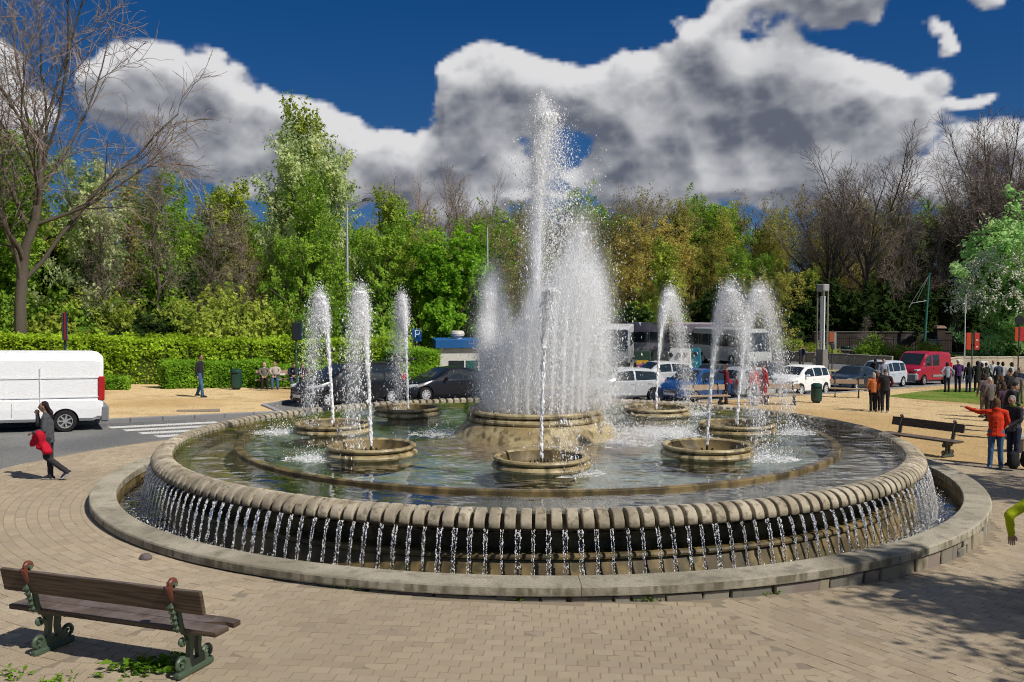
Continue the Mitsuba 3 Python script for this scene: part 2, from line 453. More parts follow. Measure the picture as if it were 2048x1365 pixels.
# kerbs: one stone after another
def kerb_run(pts, length=1.0, parent='kerb'):
    P = [np.array(p, float) for p in pts]
    for a, b in zip(P[:-1], P[1:]):
        L = np.linalg.norm(b - a); n = max(1, round(L / length)); d = (b - a) / L; ang = math.atan2(d[1], d[0])
        for k in range(n):
            m = a + (b - a) * (k + .5) / n
            mb = MB(); tone = .19 + .05 * rng.random()
            mb.box((0, 0, -.075), (L / n - .012, .22, .26), np.array([1, 1, 1.02]) * tone, ch=.02)
            sl = math.atan2(zg(*(m + d * .5)) - zg(*(m - d * .5)), 1)
            mb.put(fresh(parent + '__stone'), 'matte', to=mat((m[0], m[1], float(zg(*m)) - .005), ang, ry=-sl))


tag('kerb', kind='structure')
kerb_run([(-22.0, 23.55), (-13.3, 30.2), (-8.3, 34), (-9.6, 36.6), (-9.0, 39.0), (-5.5, 42.6)])
tag('kerb_001', kind='structure')
kerb_run([(6.7, 40.9), (14.5, 47.9), (17.6, 51), (31.2, 65.2)], 1.0, 'kerb_001')
for k, (x, y) in enumerate(((-11.25, 33.95),)):
    mb = MB(); mb.box((0, 0, .02), (1.5, .8, .06), (.17, .15, .12), ch=.015); mb.box((0, 0, .045), (1.36, .66, .03), (.21, .17, .12), ch=.01)
    mb.put('inspection_cover', 'matte', to=mat(on(x, y, -.035), .3), label='weathered rectangular inspection cover lying in the gravel by the kerb', cat='cover')

# pavers: concentric courses round the basin, straight courses towards the right
TONES = [np.array(t) * .8 + np.array([.070, .057, .037]) for t in ((.35, .288, .205), (.332, .272, .196), (.362, .30, .214), (.316, .258, .185), (.342, .28, .196), (.352, .294, .216), (.328, .272, .20))]
_u = []
for tcol in TONES:
    v = [(-.5, -.5, 0), (.5, -.5, 0), (.5, .5, 0), (-.5, .5, 0), (-.482, -.479, .5), (.482, -.479, .5), (.482, .479, .5), (-.482, .479, .5)]
    f = [(4, 5, 6, 7), (0, 1, 5, 4), (1, 2, 6, 5), (2, 3, 7, 6), (3, 0, 4, 7)]
    v = np.array(v); v[:4, 2] = -1.0
    mb = MB().add(v, f, tcol); _u.append((ply(*mb.arrays(), 'paver_stone'), v, np.array(f)))
_ub = bank('paver', [u[0] for u in _u])
pavers = []          # x, y, angle, length, width
seam = math.radians(13)
r = 8.70
while r < 14.2:
    n = round(2 * PI * r / .208); s0 = rng.random()
    for k in range(n):
        a = (k + s0) * 2 * PI / n; a = (a + PI) % (2 * PI) - PI          # 0 = towards the viewer, positive to the right
        if a > -.42 or (r > 11.5 and a < -1.7):
            continue
        pavers.append((CX + r * math.sin(a), CY - r * math.cos(a), a, 2 * PI * r / n - .0075, .159))
    r += .166
w = np.array([.56, -.83]); wn = np.array([.83, .56]); wa = math.atan2(w[1], w[0])
for i in range(0, 46):                                       # the middle: straight courses facing the steps
    y0 = 12.9 - i * .166; sh = (i % 2) * .105 + .03 * rng.random()
    for k in range(-42, 42):
        x = k * .21 + sh; y = y0 - .07 * x; rr = math.hypot(x - CX, y - CY); a = math.atan2(x - CX, CY - y)
        if rr > 8.70 and -.42 < a <= seam:
            pavers.append((x, y, -.07, .2025, .159))
for i in range(-10, 160):
    o = np.array([CX, CY]) + wn * (i * .15 - 6.5) ; sh = (i % 2) * .125 + .02 * rng.random()
    for k in range(-90, 110):
        x, y = o + w * (k * .25 + sh)
        rr = math.hypot(x - CX, y - CY); a = math.atan2(x - CX, CY - y)
        if rr < 8.72 or a <= seam or a > 2.4 or (rr > 11.55 and y > 22.4) or x > 14 or y < 5.5:
            continue
        pavers.append((x, y, wa, .2425, .1435))
keep = [p for p in pavers if pave_poly.contains(Point(p[0], p[1]))]
d2 = [(p[0] ** 2 + p[1] ** 2, i) for i, p in enumerate(keep) if abs(p[0]) < .535 * p[1] - .1 and p[1] > 7.75]
near = {i for _, i in sorted(d2)[:300]}
field = MB()
for i, (x, y, a, L, W) in enumerate(keep):
    t = int(rng.integers(0, len(TONES))); z = float(zg(x, y)) + rng.normal(0, .0016)
    M = mat((x, y, z - .012), a + rng.normal(0, .006)) @ np.diag([L, W, .024, 1])
    if i in near:
        inst(fresh('pavement__paver'), _ub[t], M)
    else:
        field.add(_u[t][1], _u[t][2], TONES[t] * (.93 + .14 * rng.random()) * (.80 + .36 * float(meshkit.fbm(np.array([x * .55, y * .55, 2.]), 3, 4))), M)
field.put('pavement__paver_field', 'paver_stone', kind='stuff')
# ---------------------------------------------------------------- the fountain
tag('fountain', 'large round stone fountain with a scalloped rim and low outer basin', 'fountain')
C0 = (CX, CY, 0)


def ring(key, prof, bsdf, k=220, smooth=35):
    MB().lathe(prof, k, (.3, .3, .3), mat(C0)).put(key, bsdf, smooth)


ring('fountain__basin_wall', [(8.53, -.75), (8.545, .135), (8.25, .137), (8.225, .13), (8.215, -.14)], 'wet_stone')
# stones of the low wall: two irregular courses of split stone
ang, nst = -PI, 0
while ang < PI:
    wd = (.20 + .26 * rng.random()) / 8.5
    a0, a1 = ang + .0012, min(ang + wd, PI) - .0012
    am = (a0 + a1) / 2
    gx, gy = CX + 8.5 * math.sin(am), CY - 8.5 * math.cos(am)
    g = float(zg(gx, gy)); H = .14 - g
    split = [g - .2, .132] if H < .22 or rng.random() < .45 else [g - .2, g + H * (.35 + .3 * rng.random()), .132]
    if abs(am) < 2.0 and H > .01:
        for lo, hi in zip(split[:-1], split[1:]):
            t = 4; mb = MB(); tilt = rng.normal(0, .006, 4); pts = []
            lo2, hi2 = lo + .007, hi - .007
            outer = []
            cor = [(a0 + tilt[0] * .6, lo2), ((a0 + a1) / 2, lo2 + rng.normal(0, .006)), (a1 + tilt[1] * .6, lo2), (a1 + tilt[2] * .6, hi2 - abs(rng.normal(0, .008))), ((a0 + a1) / 2, hi2), (a0 + tilt[3] * .6, hi2 - abs(rng.normal(0, .008)))]
            pr_ = .03 + .03 * rng.random()
            P = []
            for (a, z) in cor:
                for rr, ins in ((8.50, 0), (8.55 + pr_ * .7, 0), (8.55 + pr_, .012)):
                    aa = a + (am - a) * ins / max(abs(am - a) * 8.5, .02) if abs(a - am) > 1e-6 else a
                    zz = z + ((lo2 + hi2) / 2 - z) * ins / max(abs((lo2 + hi2) / 2 - z), .02)
                    P.append((rr * math.sin(aa), -rr * math.cos(aa), zz))
            hull = m3.Manifold.hull_points(np.array(P))
            tone = np.array([(.215, .195, .155), (.17, .16, .135), (.26, .225, .16), (.20, .165, .14), (.235, .215, .18)][rng.integers(0, 5)]) * (.8 + .4 * rng.random())
            mb.mesh(hull, tone, mat(C0))
            mb.put(fresh('fountain__basin_wall__stone'), 'paver_stone')
    ang += wd

# coping slabs
ncop = 15
cop_prof = [(8.205, .142), (8.20, .262), (8.212, .279), (8.24, .286), (8.60, .282), (8.635, .272), (8.648, .25), (8.648, .165), (8.64, .146), (8.60, .142), (8.205, .142)]
for k in range(ncop):
    w_ = 2 * PI / ncop
    mb = MB(); a0 = -PI / 2 + k * w_ + .46
    mb.lathe(cop_prof, 26, (.3, .3, .3), mat(C0), a0 + .0004, a0 + w_ - .0004)
    for aa, fl in ((a0 + .0004, 1), (a0 + w_ - .0004, -1)):
        P = np.array([(rr * math.cos(aa), rr * math.sin(aa), z) for rr, z in cop_prof[:-1]]) + np.array(C0)
        m_ = len(P); mb.add(np.vstack([P, P.mean(0)]), [(i, (i + 1) % m_, m_) for i in range(m_)], (.3, .3, .3))
    mb.put(fresh('fountain__coping_slab'), 'coping_stone', 30)

# overflow trough and the wall of the raised basin
ring('fountain__trough', [(8.216, .0), (8.216, -.12), (7.0, -.13)], 'trough_floor')
ring('fountain__raised_wall', [(7.50, -.14), (7.34, .245), (7.30, .26), (6.98, .27), (6.93, .30), (6.93, .53), (6.98, .55), (7.0, .70)], 'wet_stone')
ring('fountain__roll_moulding', [(7.30, .235), (7.36, .235), (7.395, .255), (7.40, .285), (7.385, .315), (7.35, .33), (7.30, .325)], 'wet_stone')
NB = 230
mb = MB(); mb.box((0, 0, .625), (.105, .26, .148), (.3, .3, .3), mat((0, -7.08, 0)), ch=.012)
dent = bank('dentil', [ply(*mb.arrays(), 'rim_stone')])[0]
bp = np.array([(7.235, .715), (7.235, .893), (7.255, .918), (7.31, .938), (7.40, .946), (7.475, .934), (7.54, .904), (7.588, .858), (7.616, .80), (7.622, .745), (7.612, .722), (7.585, .712)])


def rim_block(wd, sag):
    half = wd / 2; sts = [(-half, .010), (-half + .012, 0), (0, 0), (half - .012, 0), (half, .010)]
    rows = []
    cen = np.array([7.42, .80])
    for a, ins in sts:
        P = bp.copy(); P = P + (cen - P) / np.linalg.norm(cen - P, axis=1, keepdims=True) * ins
        P[:, 1] += sag
        rows.append(np.column_stack([P[:, 0] * 0 + a * P[:, 0] / 7.6, -P[:, 0], P[:, 1]]))
    m_ = len(bp); v = np.vstack(rows); f = []
    for i in range(len(sts) - 1):
        for j in range(m_):
            f.append((i * m_ + j, i * m_ + (j + 1) % m_, (i + 1) * m_ + (j + 1) % m_, (i + 1) * m_ + j))
    v = np.vstack([v, v[:m_].mean(0), v[-m_:].mean(0)]); q = np.array(f)
    f = np.vstack([q[:, [0, 1, 2]], q[:, [0, 2, 3]]])
    e = [(j, len(v) - 2, (j + 1) % m_) for j in range(m_)] + [((len(sts) - 1) * m_ + (j + 1) % m_, len(v) - 1, (len(sts) - 1) * m_ + j) for j in range(m_)]
    return MB().add(v, np.vstack([f, e]), (.3, .3, .3))


variants = [ply(*rim_block(w_, s_).arrays(), 'rim_stone', 40) for w_, s_ in ((.145, 0), (.149, .003), (.142, -.003), (.147, -.001))]
variants = bank('rim_block', variants)
for k in range(NB):
    a = (k + .5) * 2 * PI / NB
    inst(fresh('fountain__rim_block'), variants[int(rng.integers(0, 4))], mat(C0, a + rng.normal(0, .0006)))
for k in range(NB):
    a = (k + .5) * 2 * PI / NB
    if abs((a + PI) % (2 * PI) - PI) < 2.2:
        inst(fresh('fountain__dentil'), dent, mat(C0, a))
ring('fountain__rim_channel', [(7.0, .694), (7.50, .694), (7.515, .72), (7.48, .76), (7.40, .80), (7.24, .84), (7.22, .6)], 'wet_stone', 300)
ring('fountain__pool_floor', [(7.23, .58), (6.11, .58), (6.11, .90), (6.10, .922), (6.05, .928), (6.0, .928), (5.985, .925), (5.975, .66), (2.6, .70), (1.9, .88), (1.3, .98)], 'pool_floor', 240)
ring('fountain__step_ring', [(6.122, .80), (6.122, .915), (6.114, .926), (6.085, .936), (6.0, .936), (5.965, .93), (5.96, .80)], 'wet_stone', 260)

# centre pedestal with its bowl
ring('fountain__pedestal', [(1.80, .80), (1.76, .90), (1.67, .985), (1.57, 1.10), (1.48, 1.20), (1.44, 1.235), (1.30, 1.24)], 'bowl_stone', 128)
ring('fountain__pedestal__moulding', [(1.30, 1.225), (1.40, 1.23), (1.445, 1.26), (1.455, 1.295), (1.44, 1.335), (1.40, 1.352), (1.36, 1.358), (1.30, 1.36)], 'bowl_stone', 128)
ring('fountain__pedestal__bowl', [(1.30, 1.36), (1.375, 1.375), (1.42, 1.405), (1.425, 1.445), (1.40, 1.475), (1.35, 1.482), (1.29, 1.465), (1.25, 1.40), (1.1, 1.30), (.0, 1.28)], 'bowl_stone', 128)
mb = MB()
for k in range(24):
    a = k * 2 * PI / 24; mb.tube([(1.02 * math.cos(a), 1.02 * math.sin(a), 1.28), (1.02 * math.cos(a), 1.02 * math.sin(a), 1.42)], .018, (.06, .05, .03), 6)
mb.tube([(0, 0, 1.28), (0, 0, 1.5)], .06, (.06, .05, .03), 10)
mb.put('fountain__pedestal__nozzle', 'satin', to=mat(C0))

# eight spray bowls
RB = 4.27
bowl_prof = [(.48, .70), (.50, .90), (.72, .945), (.785, .955), (.822, .975), (.832, 1.005), (.815, 1.04), (.775, 1.058), (.735, 1.066), (.728, 1.075), (.758, 1.083), (.792, 1.10), (.803, 1.125), (.79, 1.15), (.755, 1.163), (.715, 1.155), (.698, 1.135)]
bin_ = ply(*MB().lathe([(.698, 1.135), (.69, 1.11), (.665, 1.02), (.62, .97), (0, .96)], 72, (.3, .3, .3)).arrays(), 'wet_stone', 40)
bmesh = ply(*MB().lathe(bowl_prof, 72, (.3, .3, .3)).arrays(), 'bowl_stone', 40)
nz = MB()
for i, (x, y) in enumerate([(0, 0)] + [(.11 * math.cos(a), .11 * math.sin(a)) for a in np.arange(6) * PI / 3] + [(.22 * math.cos(a), .22 * math.sin(a)) for a in np.arange(8) * PI / 4 + .2]):
    h = 1.14 if i == 0 else 1.08 if i < 7 else 1.04
    nz.tube([(x, y, .955), (x, y, h - .03), (x, y, h)], [.022, .018, .012], (.03, .026, .018), 6)
nz.lathe([(.3, .955), (.29, .985), (0, .99)], 20, (.035, .03, .02))
nmesh = ply(*nz.arrays(), 'satin', 40)
bowls = []
for k in range(8):
    a = k * PI / 4; b = (CX - RB * math.sin(a), CY - RB * math.cos(a))
    bowls.append(b)
    key = fresh('fountain__spray_bowl')
    place(key, bmesh, mat((b[0], b[1], 0), a)); place(key + '__bowl_inside', bin_, mat((b[0], b[1], 0), a)); place(key + '__nozzle', nmesh, mat((b[0], b[1], 0), a))


# ---------------------------------------------------------------- still and running water
def water_disc(key, r0, r1, nr, na, z, amp, drops=()):
    rr = np.linspace(r0, r1, nr); th = np.linspace(0, 2 * PI, na, endpoint=False)
    R, A = np.meshgrid(rr, th, indexing='ij'); X, Y = R * np.cos(A), R * np.sin(A)
    P = np.stack([X, Y, X * 0], -1)
    h = (meshkit.fbm(P * np.array([2.3, 3.6, 1]), 3, 3) - .5) * 2.2 + (meshkit.fbm(P * np.array([6.5, 9.5, 1]) + 9, 3, 8) - .5) * 1.0
    for bx, by, k in drops:
        d = np.hypot(X - bx + CX, Y - by + CY); h += k * np.sin(d * 17 + meshkit.noise(P * 3) * 5) * np.exp(-d * 1.1)
    edge = np.clip((r1 - R) / .25, 0, 1) * (np.clip((R - r0) / .2, 0, 1) if r0 > 0 else 1)
    Z = z + amp * h * (.25 + .75 * edge)
    i, j = np.meshgrid(np.arange(nr - 1), np.arange(na), indexing='ij')
    q = np.stack([i * na + j, (i + 1) * na + j, (i + 1) * na + (j + 1) % na, i * na + (j + 1) % na], -1).reshape(-1, 4)
    MB().add(np.column_stack([X.ravel() + CX, Y.ravel() + CY, Z.ravel()]), q).put(key, 'water_skin', True, kind='structure')


water_disc('water', 1.5, 6.118, 124, 660, .943, .007, [(b[0] * 1.0, b[1], .8) for b in bowls] + [(CX, CY, 1.4)])
water_disc('water_001', 6.12, 7.24, 36, 860, .882, .0055)
water_disc('water_002', 7.40, 8.215, 26, 900, .02, .012)
OCT_V = np.array([(1, 0, 0), (-1, 0, 0), (0, 1, 0), (0, -1, 0), (0, 0, 1), (0, 0, -1)], float)
OCT_F = np.array([(0, 2, 4), (2, 1, 4), (1, 3, 4), (3, 0, 4), (2, 0, 5), (1, 2, 5), (3, 1, 5), (0, 3, 5)])


def drops(P, V, size, stretch=.035):
    """Small drops drawn out along their way."""
    n = len(P); sp = np.linalg.norm(V, axis=1, keepdims=True); d = V / np.maximum(sp, 1e-6)
    a = np.cross(d, rng.normal(size=(n, 3))); a /= np.linalg.norm(a, axis=1, keepdims=True) + 1e-9
    b = np.cross(d, a); s = np.asarray(size).reshape(-1, 1); el = 1 + stretch * sp * 6
    jit = .6 + .8 * rng.random((n, 6, 1))
    B = np.stack([a * s, b * s * .8, d * s * el], 1)
    v = P[:, None] + np.einsum('kj,njc->nkc', OCT_V, B) * jit
    return v.reshape(-1, 3), (np.arange(n)[:, None, None] * 6 + OCT_F[None]).reshape(-1, 3)


def flight(p0, v0, n, spread, wind, speed_sd=.03, tmax=None, tmin=0., floor=.93, bias=1.0):
    """Positions and speeds of n drops caught at random moments of their flight."""
    v = np.asarray(v0, float) * (1 + rng.normal(0, speed_sd, (n, 1))) + rng.normal(0, 1, (n, 3)) * np.asarray(spread)
    tl = tmax or 2 * np.linalg.norm(v0) / 9.81 * 1.05
    t = (tmin + (tl - tmin) * rng.random((n, 1)) ** bias)
    w = np.asarray(wind, float)
    p = np.asarray(p0, float) + v * t + .5 * (np.array([0, 0, -9.81]) + w) * t * t
    ve = v + (np.array([0, 0, -9.81]) + w) * t
    ok = p[:, 2] > floor
    return p[ok], ve[ok], t[ok, 0]


def lognorm(n, m, s, hi=.017):
    return np.minimum(m * np.exp(rng.normal(0, s, n)), hi)


WIND = np.array([.42, .05, 0])


def jet_mesh(mb, p0, v0, n_core, n_drop, core_r, spread, wind=WIND, drop=.0085, up=1.0):
    vz = np.linalg.norm(v0); tu = vz / 9.81
    # unbroken stem that widens and breaks up
    t = np.sort(rng.random(n_core) ** 1.0) * tu * 1.06 * up
    f = t / tu
    lat = rng.normal(0, 1, (n_core, 3)) * (core_r * (.35 + 1.5 * f ** 2.0))[:, None] * [1, 1, .4]
    p = np.asarray(p0) + np.asarray(v0) * t[:, None] + .5 * (np.array([0, 0, -9.81]) + wind) * (t ** 2)[:, None] + lat
    ve = np.asarray(v0) + np.array([0, 0, -9.81]) * t[:, None]; ve = ve / np.linalg.norm(ve, axis=1, keepdims=True) * 5
    s = core_r * (.50 + .35 * rng.random(n_core)) * (1.1 - .45 * np.clip(f, 0, 1))
    mb.add(*drops(p, ve, s, .07))
    p, ve, t = flight(p0, v0, n_drop, spread, wind, .03 if vz < 9 else .012)
    s = lognorm(len(p), drop, .5)
    # clinging threads: drops gather in strings
    mb.add(*drops(p, ve, s))


# the tall jet and the ring of jets round it; the finest spray, too small for drops of its own, is gathered on a grid
LO, SZ, GN = np.array([CX - 2.2, CY - 2.0, 1.40]), np.array([4.6, 4.0, 6.8]), (84, 72, 104)
spray = np.zeros(GN)


def fine_spray(p, k=1.0):
    global spray
    h, _ = np.histogramdd((p - LO) / SZ, bins=GN, range=[(0, 1)] * 3); spray += h * k


mb = MB()
P0 = np.array([CX, CY, 1.45])
V0 = np.array([.02, 0, 10.95])
jet_mesh(mb, P0, V0, 9000, 14000, .045, (.12, .12, .12), WIND * .75, .0062, .97)
fine_spray(flight(P0, V0, 120000, (.045, .045, .08), WIND * .45, .010, tmax=1.13)[0], 1.0); fine_spray(flight(P0, V0 * .93, 90000, (.22, .22, .3), WIND * .9, .05)[0], .16)
p, ve, t = flight(P0, V0, 24000, (.05, .05, .10), WIND * .45, .014, tmax=1.16)
mb.add(*drops(p, ve, lognorm(len(p), .0072, .5), .04))
p, ve, t = flight(P0, V0 * .90, 14000, (.36, .36, .3), WIND * .95, .06)
mb.add(*drops(p, ve, lognorm(len(p), .0055, .5)))
mb.put('water_plume', 'foam', label='tall white water jet shooting up from the middle of the fountain', cat='water jet')
mb = MB()
NR = 26
for k in range(NR):
    a = k * 2 * PI / NR + .07
    dx, dy = math.sin(a), -math.cos(a)
    # strong on the right and at the back, weaker on the left
    top = 3.55 + .75 * dx + .42 * math.sin(3 * a + .6) + .25 * rng.normal() + (.35 if dy > .3 else 0)
    v = math.sqrt(2 * 9.81 * max(top - 1.42, 1.2))
    jet_mesh(mb, (CX + 1.02 * dx, CY + 1.02 * dy, 1.42), (dx * .16 + .05, dy * .16, v), 330, 1500, .028, (.12, .12, .10), WIND * .6, .0056)
    fine_spray(flight((CX + 1.02 * dx, CY + 1.02 * dy, 1.42), (dx * .16 + .05, dy * .16, v), 14000, (.13, .13, .10), WIND * .6, .04)[0], .8)
    p, ve, t = flight((CX + 1.02 * dx, CY + 1.02 * dy, 1.42), (dx * .2, dy * .2, v * .93), 1000, (.24, .24, .4), WIND * .9, .09, bias=.8)
    mb.add(*drops(p, ve, lognorm(len(p), .0052, .5)))
from scipy.ndimage import gaussian_filter
# what rises is blown a little downwind and thins out with its distance from the jets
g_ = gaussian_filter(spray, (.7, .7, 1.4)) + .18 * gaussian_filter(spray, (3.0, 2.6, 4.0))
g_ = np.clip(g_ / np.percentile(g_[g_ > 0], 98.5) * 4.4, 0, 9.0); g_[g_ < .02] = 0; g_[[0, -1]] = 0; g_[:, [0, -1]] = 0; g_[:, :, [0, -1]] = 0
scene['spray_air'] = {'type': 'heterogeneous', 'albedo': {'type': 'rgb', 'value': [.972, .978, .985]}, 'phase': {'type': 'hg', 'g': .1},
                      'sigma_t': {'type': 'gridvolume', 'grid': mi.VolumeGrid(np.ascontiguousarray(g_.transpose(2, 1, 0)).astype(np.float32)[..., None]), 'to_world': T().translate(LO.tolist()).scale(SZ.tolist())}}
scene['spray_mist'] = {'type': 'cube', 'to_world': T().translate((LO + SZ / 2).tolist()).scale((SZ / 2).tolist()), 'bsdf': {'type': 'null'}, 'interior': {'type': 'ref', 'id': 'spray_air'}}
tag('spray_mist', 'fine white spray hanging round the tall jet in the middle of the fountain', 'mist', kind='stuff')
mb.put('water_curtain', 'foam', label='broad white curtain of foaming jets around the foot of the tall jet', cat='water jets')

def jet_air(k, p):
    """The finest spray of one small jet."""
    lo, hi = np.percentile(p, .3, axis=0) - .06, np.percentile(p, 99.7, axis=0) + .08
    lo[2] = max(lo[2], 1.3); n = (26, 26, 64)
    h, _ = np.histogramdd((p - lo) / (hi - lo), bins=n, range=[(0, 1)] * 3); h = gaussian_filter(h, (.8, .8, 1.0)); h[[0, -1]] = 0; h[:, [0, -1]] = 0; h[:, :, [0, -1]] = 0
    h = np.clip(h / np.percentile(h[h > 0], 98) * 5.5, 0, 8)
    key = fresh('spray_mist')
    scene[f'jet_air_{k}'] = {'type': 'heterogeneous', 'albedo': {'type': 'rgb', 'value': [.975, .98, .985]}, 'phase': {'type': 'hg', 'g': .1},
                             'sigma_t': {'type': 'gridvolume', 'grid': mi.VolumeGrid(np.ascontiguousarray(h.transpose(2, 1, 0)).astype(np.float32)[..., None]), 'to_world': T().translate(lo.tolist()).scale((hi - lo).tolist())}}
    scene[key] = {'type': 'cube', 'to_world': T().translate(((lo + hi) / 2).tolist()).scale(((hi - lo) / 2).tolist()), 'bsdf': {'type': 'null'}, 'interior': {'type': 'ref', 'id': f'jet_air_{k}'}}
    tag(key, 'fine spray round the water jet of the ' + NAMES[k], 'mist', 'spray round the small jets', 'stuff')


NAMES = ['nearest bowl in front of the pedestal', 'bowl at the near left of the basin', 'bowl at the far left edge of the ring', 'bowl in front of the black sedan', 'bowl hidden behind the middle jet',
         'bowl in front of the silver cars', 'far right bowl of the ring', 'near right bowl of the basin']
for k, (bx, by) in enumerate(bowls):
    a = k * PI / 4
    ox, oy = -math.sin(a), -math.cos(a)
    mb = MB()
    vz = 7.25 + (.1, .05, .0, -.05, 0, .1, .15, .1)[k]
    sw = .32 + .08 * rng.random()
    v0 = (ox * sw + .06, oy * sw, vz)
    wd = WIND * (.2 if ox < 0 else .8) + np.array([ox, oy, 0]) * .12
    jet_mesh(mb, (bx, by, 1.14), v0, 900, 2400, .026, (.09, .09, .06), wd, .0055)
    p, ve, t = flight((bx, by, 1.14), np.array(v0) * [1, 1, .965], 6000 if k else 1800, (.115, .115, .12), wd, .028, tmin=.42, bias=1.7)
    mb.add(*drops(p, ve, lognorm(len(p), .0050, .5)))
    pts = np.vstack([flight((bx, by, 1.14), np.array(v0) * [1, 1, .985], 30000, (.05, .05, .06), wd, .02, tmin=.2)[0], flight((bx, by, 1.14), np.array(v0) * [1, 1, .97], 26000, (.10, .10, .10), wd, .03, tmin=.4, bias=1.6)[0]])
    if k:                                                  # the nearest jet stands clear and sharp
        jet_air(k, pts)
    mb.put(fresh('water_jet'), 'foam', label='thin water jet rising from the ' + NAMES[k], cat='water jet', group='single jets rising from the small spray bowls')

# splashes where the water comes down
mb = MB()
spots = [(CX + 2.4, CY - .2, 1.1, 5200, 1.5), (CX + 3.1, CY + .2, .8, 2200, .7), (CX - 1.9, CY - .1, .5, 1500, 1.0), (CX + 1.6, CY - 1.5, .5, 1200, .9), (CX + .3, CY - 2.2, .5, 300, .6)]
for k, (bx, by) in enumerate(bowls):
    a = k * PI / 4; ox, oy = -math.sin(a), -math.cos(a)
    side = 1 if ox >= -.1 else -1
    spots.append((bx + ox * .75 + .45 * side, by + oy * .5 + .1, .38, 1500 if abs(oy) > .3 or True else 800, 1.0))
for x, y, r_, n, vz in spots:
    rr, aa = r_ * np.sqrt(rng.random(n)) * (1 + .4 * rng.normal(size=n)), rng.random(n) * 2 * PI
    p0 = np.column_stack([x + rr * np.cos(aa), y + .75 * rr * np.sin(aa), np.full(n, .93)])
    v = np.column_stack([rng.normal(0, .5, n) + .2, rng.normal(0, .5, n), np.abs(rng.normal(0, vz * 1.3, n))])
    t = rng.random(n) * (2 * v[:, 2] / 9.81)
    p = p0 + v * t[:, None]; p[:, 2] -= 4.9 * t ** 2
    mb.add(*drops(p, v + [0, 0, .01], lognorm(n, .0052, .5), .02))
    m = n // 6
    rr, aa = r_ * 1.5 * np.sqrt(rng.random(m)), rng.random(m) * 2 * PI
    p = np.column_stack([x + rr * np.cos(aa), y + .75 * rr * np.sin(aa), .932 + .006 * rng.random(m)])
    v, f = drops(p, np.tile([1., .2, 0], (m, 1)), lognorm(m, .013, .5, .05), .25); v[:, 2] = np.maximum(.926 + (v[:, 2] - .93) * .35, .922)
    mb.add(v, f)
mb.put('splash_foam', 'foam', label='white splashes and foam on the inner pool around the bowls and pedestal', cat='splash', kind='stuff')

# water running out between the rim blocks
tag('rim_waterfall', 'row of thin water streams falling from the gaps of the rim into the trough', 'waterfall')
variants = []
for q in range(11):
    m_ = 16; t = np.linspace(0, .385, m_); r_ = 7.60 + (.42 + .12 * rng.random()) * t; z = .712 - .22 * t - 4.9 * t ** 2 * .93
    wob = np.cumsum(rng.normal(0, .0013, m_)); wd = .017 + .006 * rng.random() + rng.normal(0, .003, m_) - .004 * t / .385
    film, beads = MB(), MB()
    vv = []
    for i in range(m_):
        for gx, gy in ((-1, 0), (-.5, .35), (.5, .35), (1, 0), (.5, -.35), (-.5, -.35)):
            vv.append((wob[i] + gx * wd[i], -r_[i] + gy * .008, z[i]))
    i, j = np.meshgrid(np.arange(m_ - 1), np.arange(6), indexing='ij')
    f = np.stack([i * 6 + j, i * 6 + (j + 1) % 6, (i + 1) * 6 + (j + 1) % 6, (i + 1) * 6 + j], -1).reshape(-1, 4)
    film.add(vv, f[:, ::-1])
    nb = 230
    tt = .385 * rng.random(nb) ** .75; side = np.sign(rng.normal(size=nb)) * np.where(rng.random(nb) < .72, 1, rng.random(nb))
    x = np.interp(tt, t, wob) + side * np.interp(tt, t, wd) + rng.normal(0, .002 + .005 * tt, nb)
    p = np.column_stack([x, -np.interp(tt, t, r_) - .004 + rng.normal(0, .006, nb), np.interp(tt, t, z)])
    ve = np.column_stack([np.zeros(nb), np.zeros(nb), np.full(nb, -3.0)])
    beads.add(*drops(p, ve, lognorm(nb, .0031, .45, .008), .09))
    variants.append((ply(*film.arrays(), 'clear_water', True), ply(*beads.arrays(), 'foam')))
fb = bank('stream', [q[1] for q in variants]); ff = bank('stream_film', [q[0] for q in variants])
for k in range(NB):
    a = k * 2 * PI / NB; am = (a + PI) % (2 * PI) - PI
    if abs(am) > 2.05:
        continue
    q = int(rng.integers(0, 11)); M = mat(C0, a + rng.normal(0, .0007)) @ np.diag([(1 if rng.random() < .5 else -1) * (.85 + .6 * rng.random()), 1, 1, 1])
    M[2, 3] += .0
    key = fresh('rim_waterfall__stream'); inst(key, fb[q], M)
    inst(key + '__film', ff[q], M)
mb = MB()
n = 5200
a = rng.uniform(-2.05, 2.05, n); r_ = 7.78 + .10 * rng.normal(size=n)
p = np.column_stack([CX + r_ * np.sin(a), CY - r_ * np.cos(a), .03 + np.abs(rng.normal(0, .03, n))])
mb.add(*drops(p, np.tile([0, 0, .5], (n, 1)), lognorm(n, .006, .5), .02))
mb.put('trough_foam', 'foam', label='white froth where the rim streams fall into the outer trough', cat='foam', kind='stuff')
# ---------------------------------------------------------------- trees and shrubs
def unit(a):
    return a / np.maximum(np.linalg.norm(a, axis=-1, keepdims=True), 1e-9)


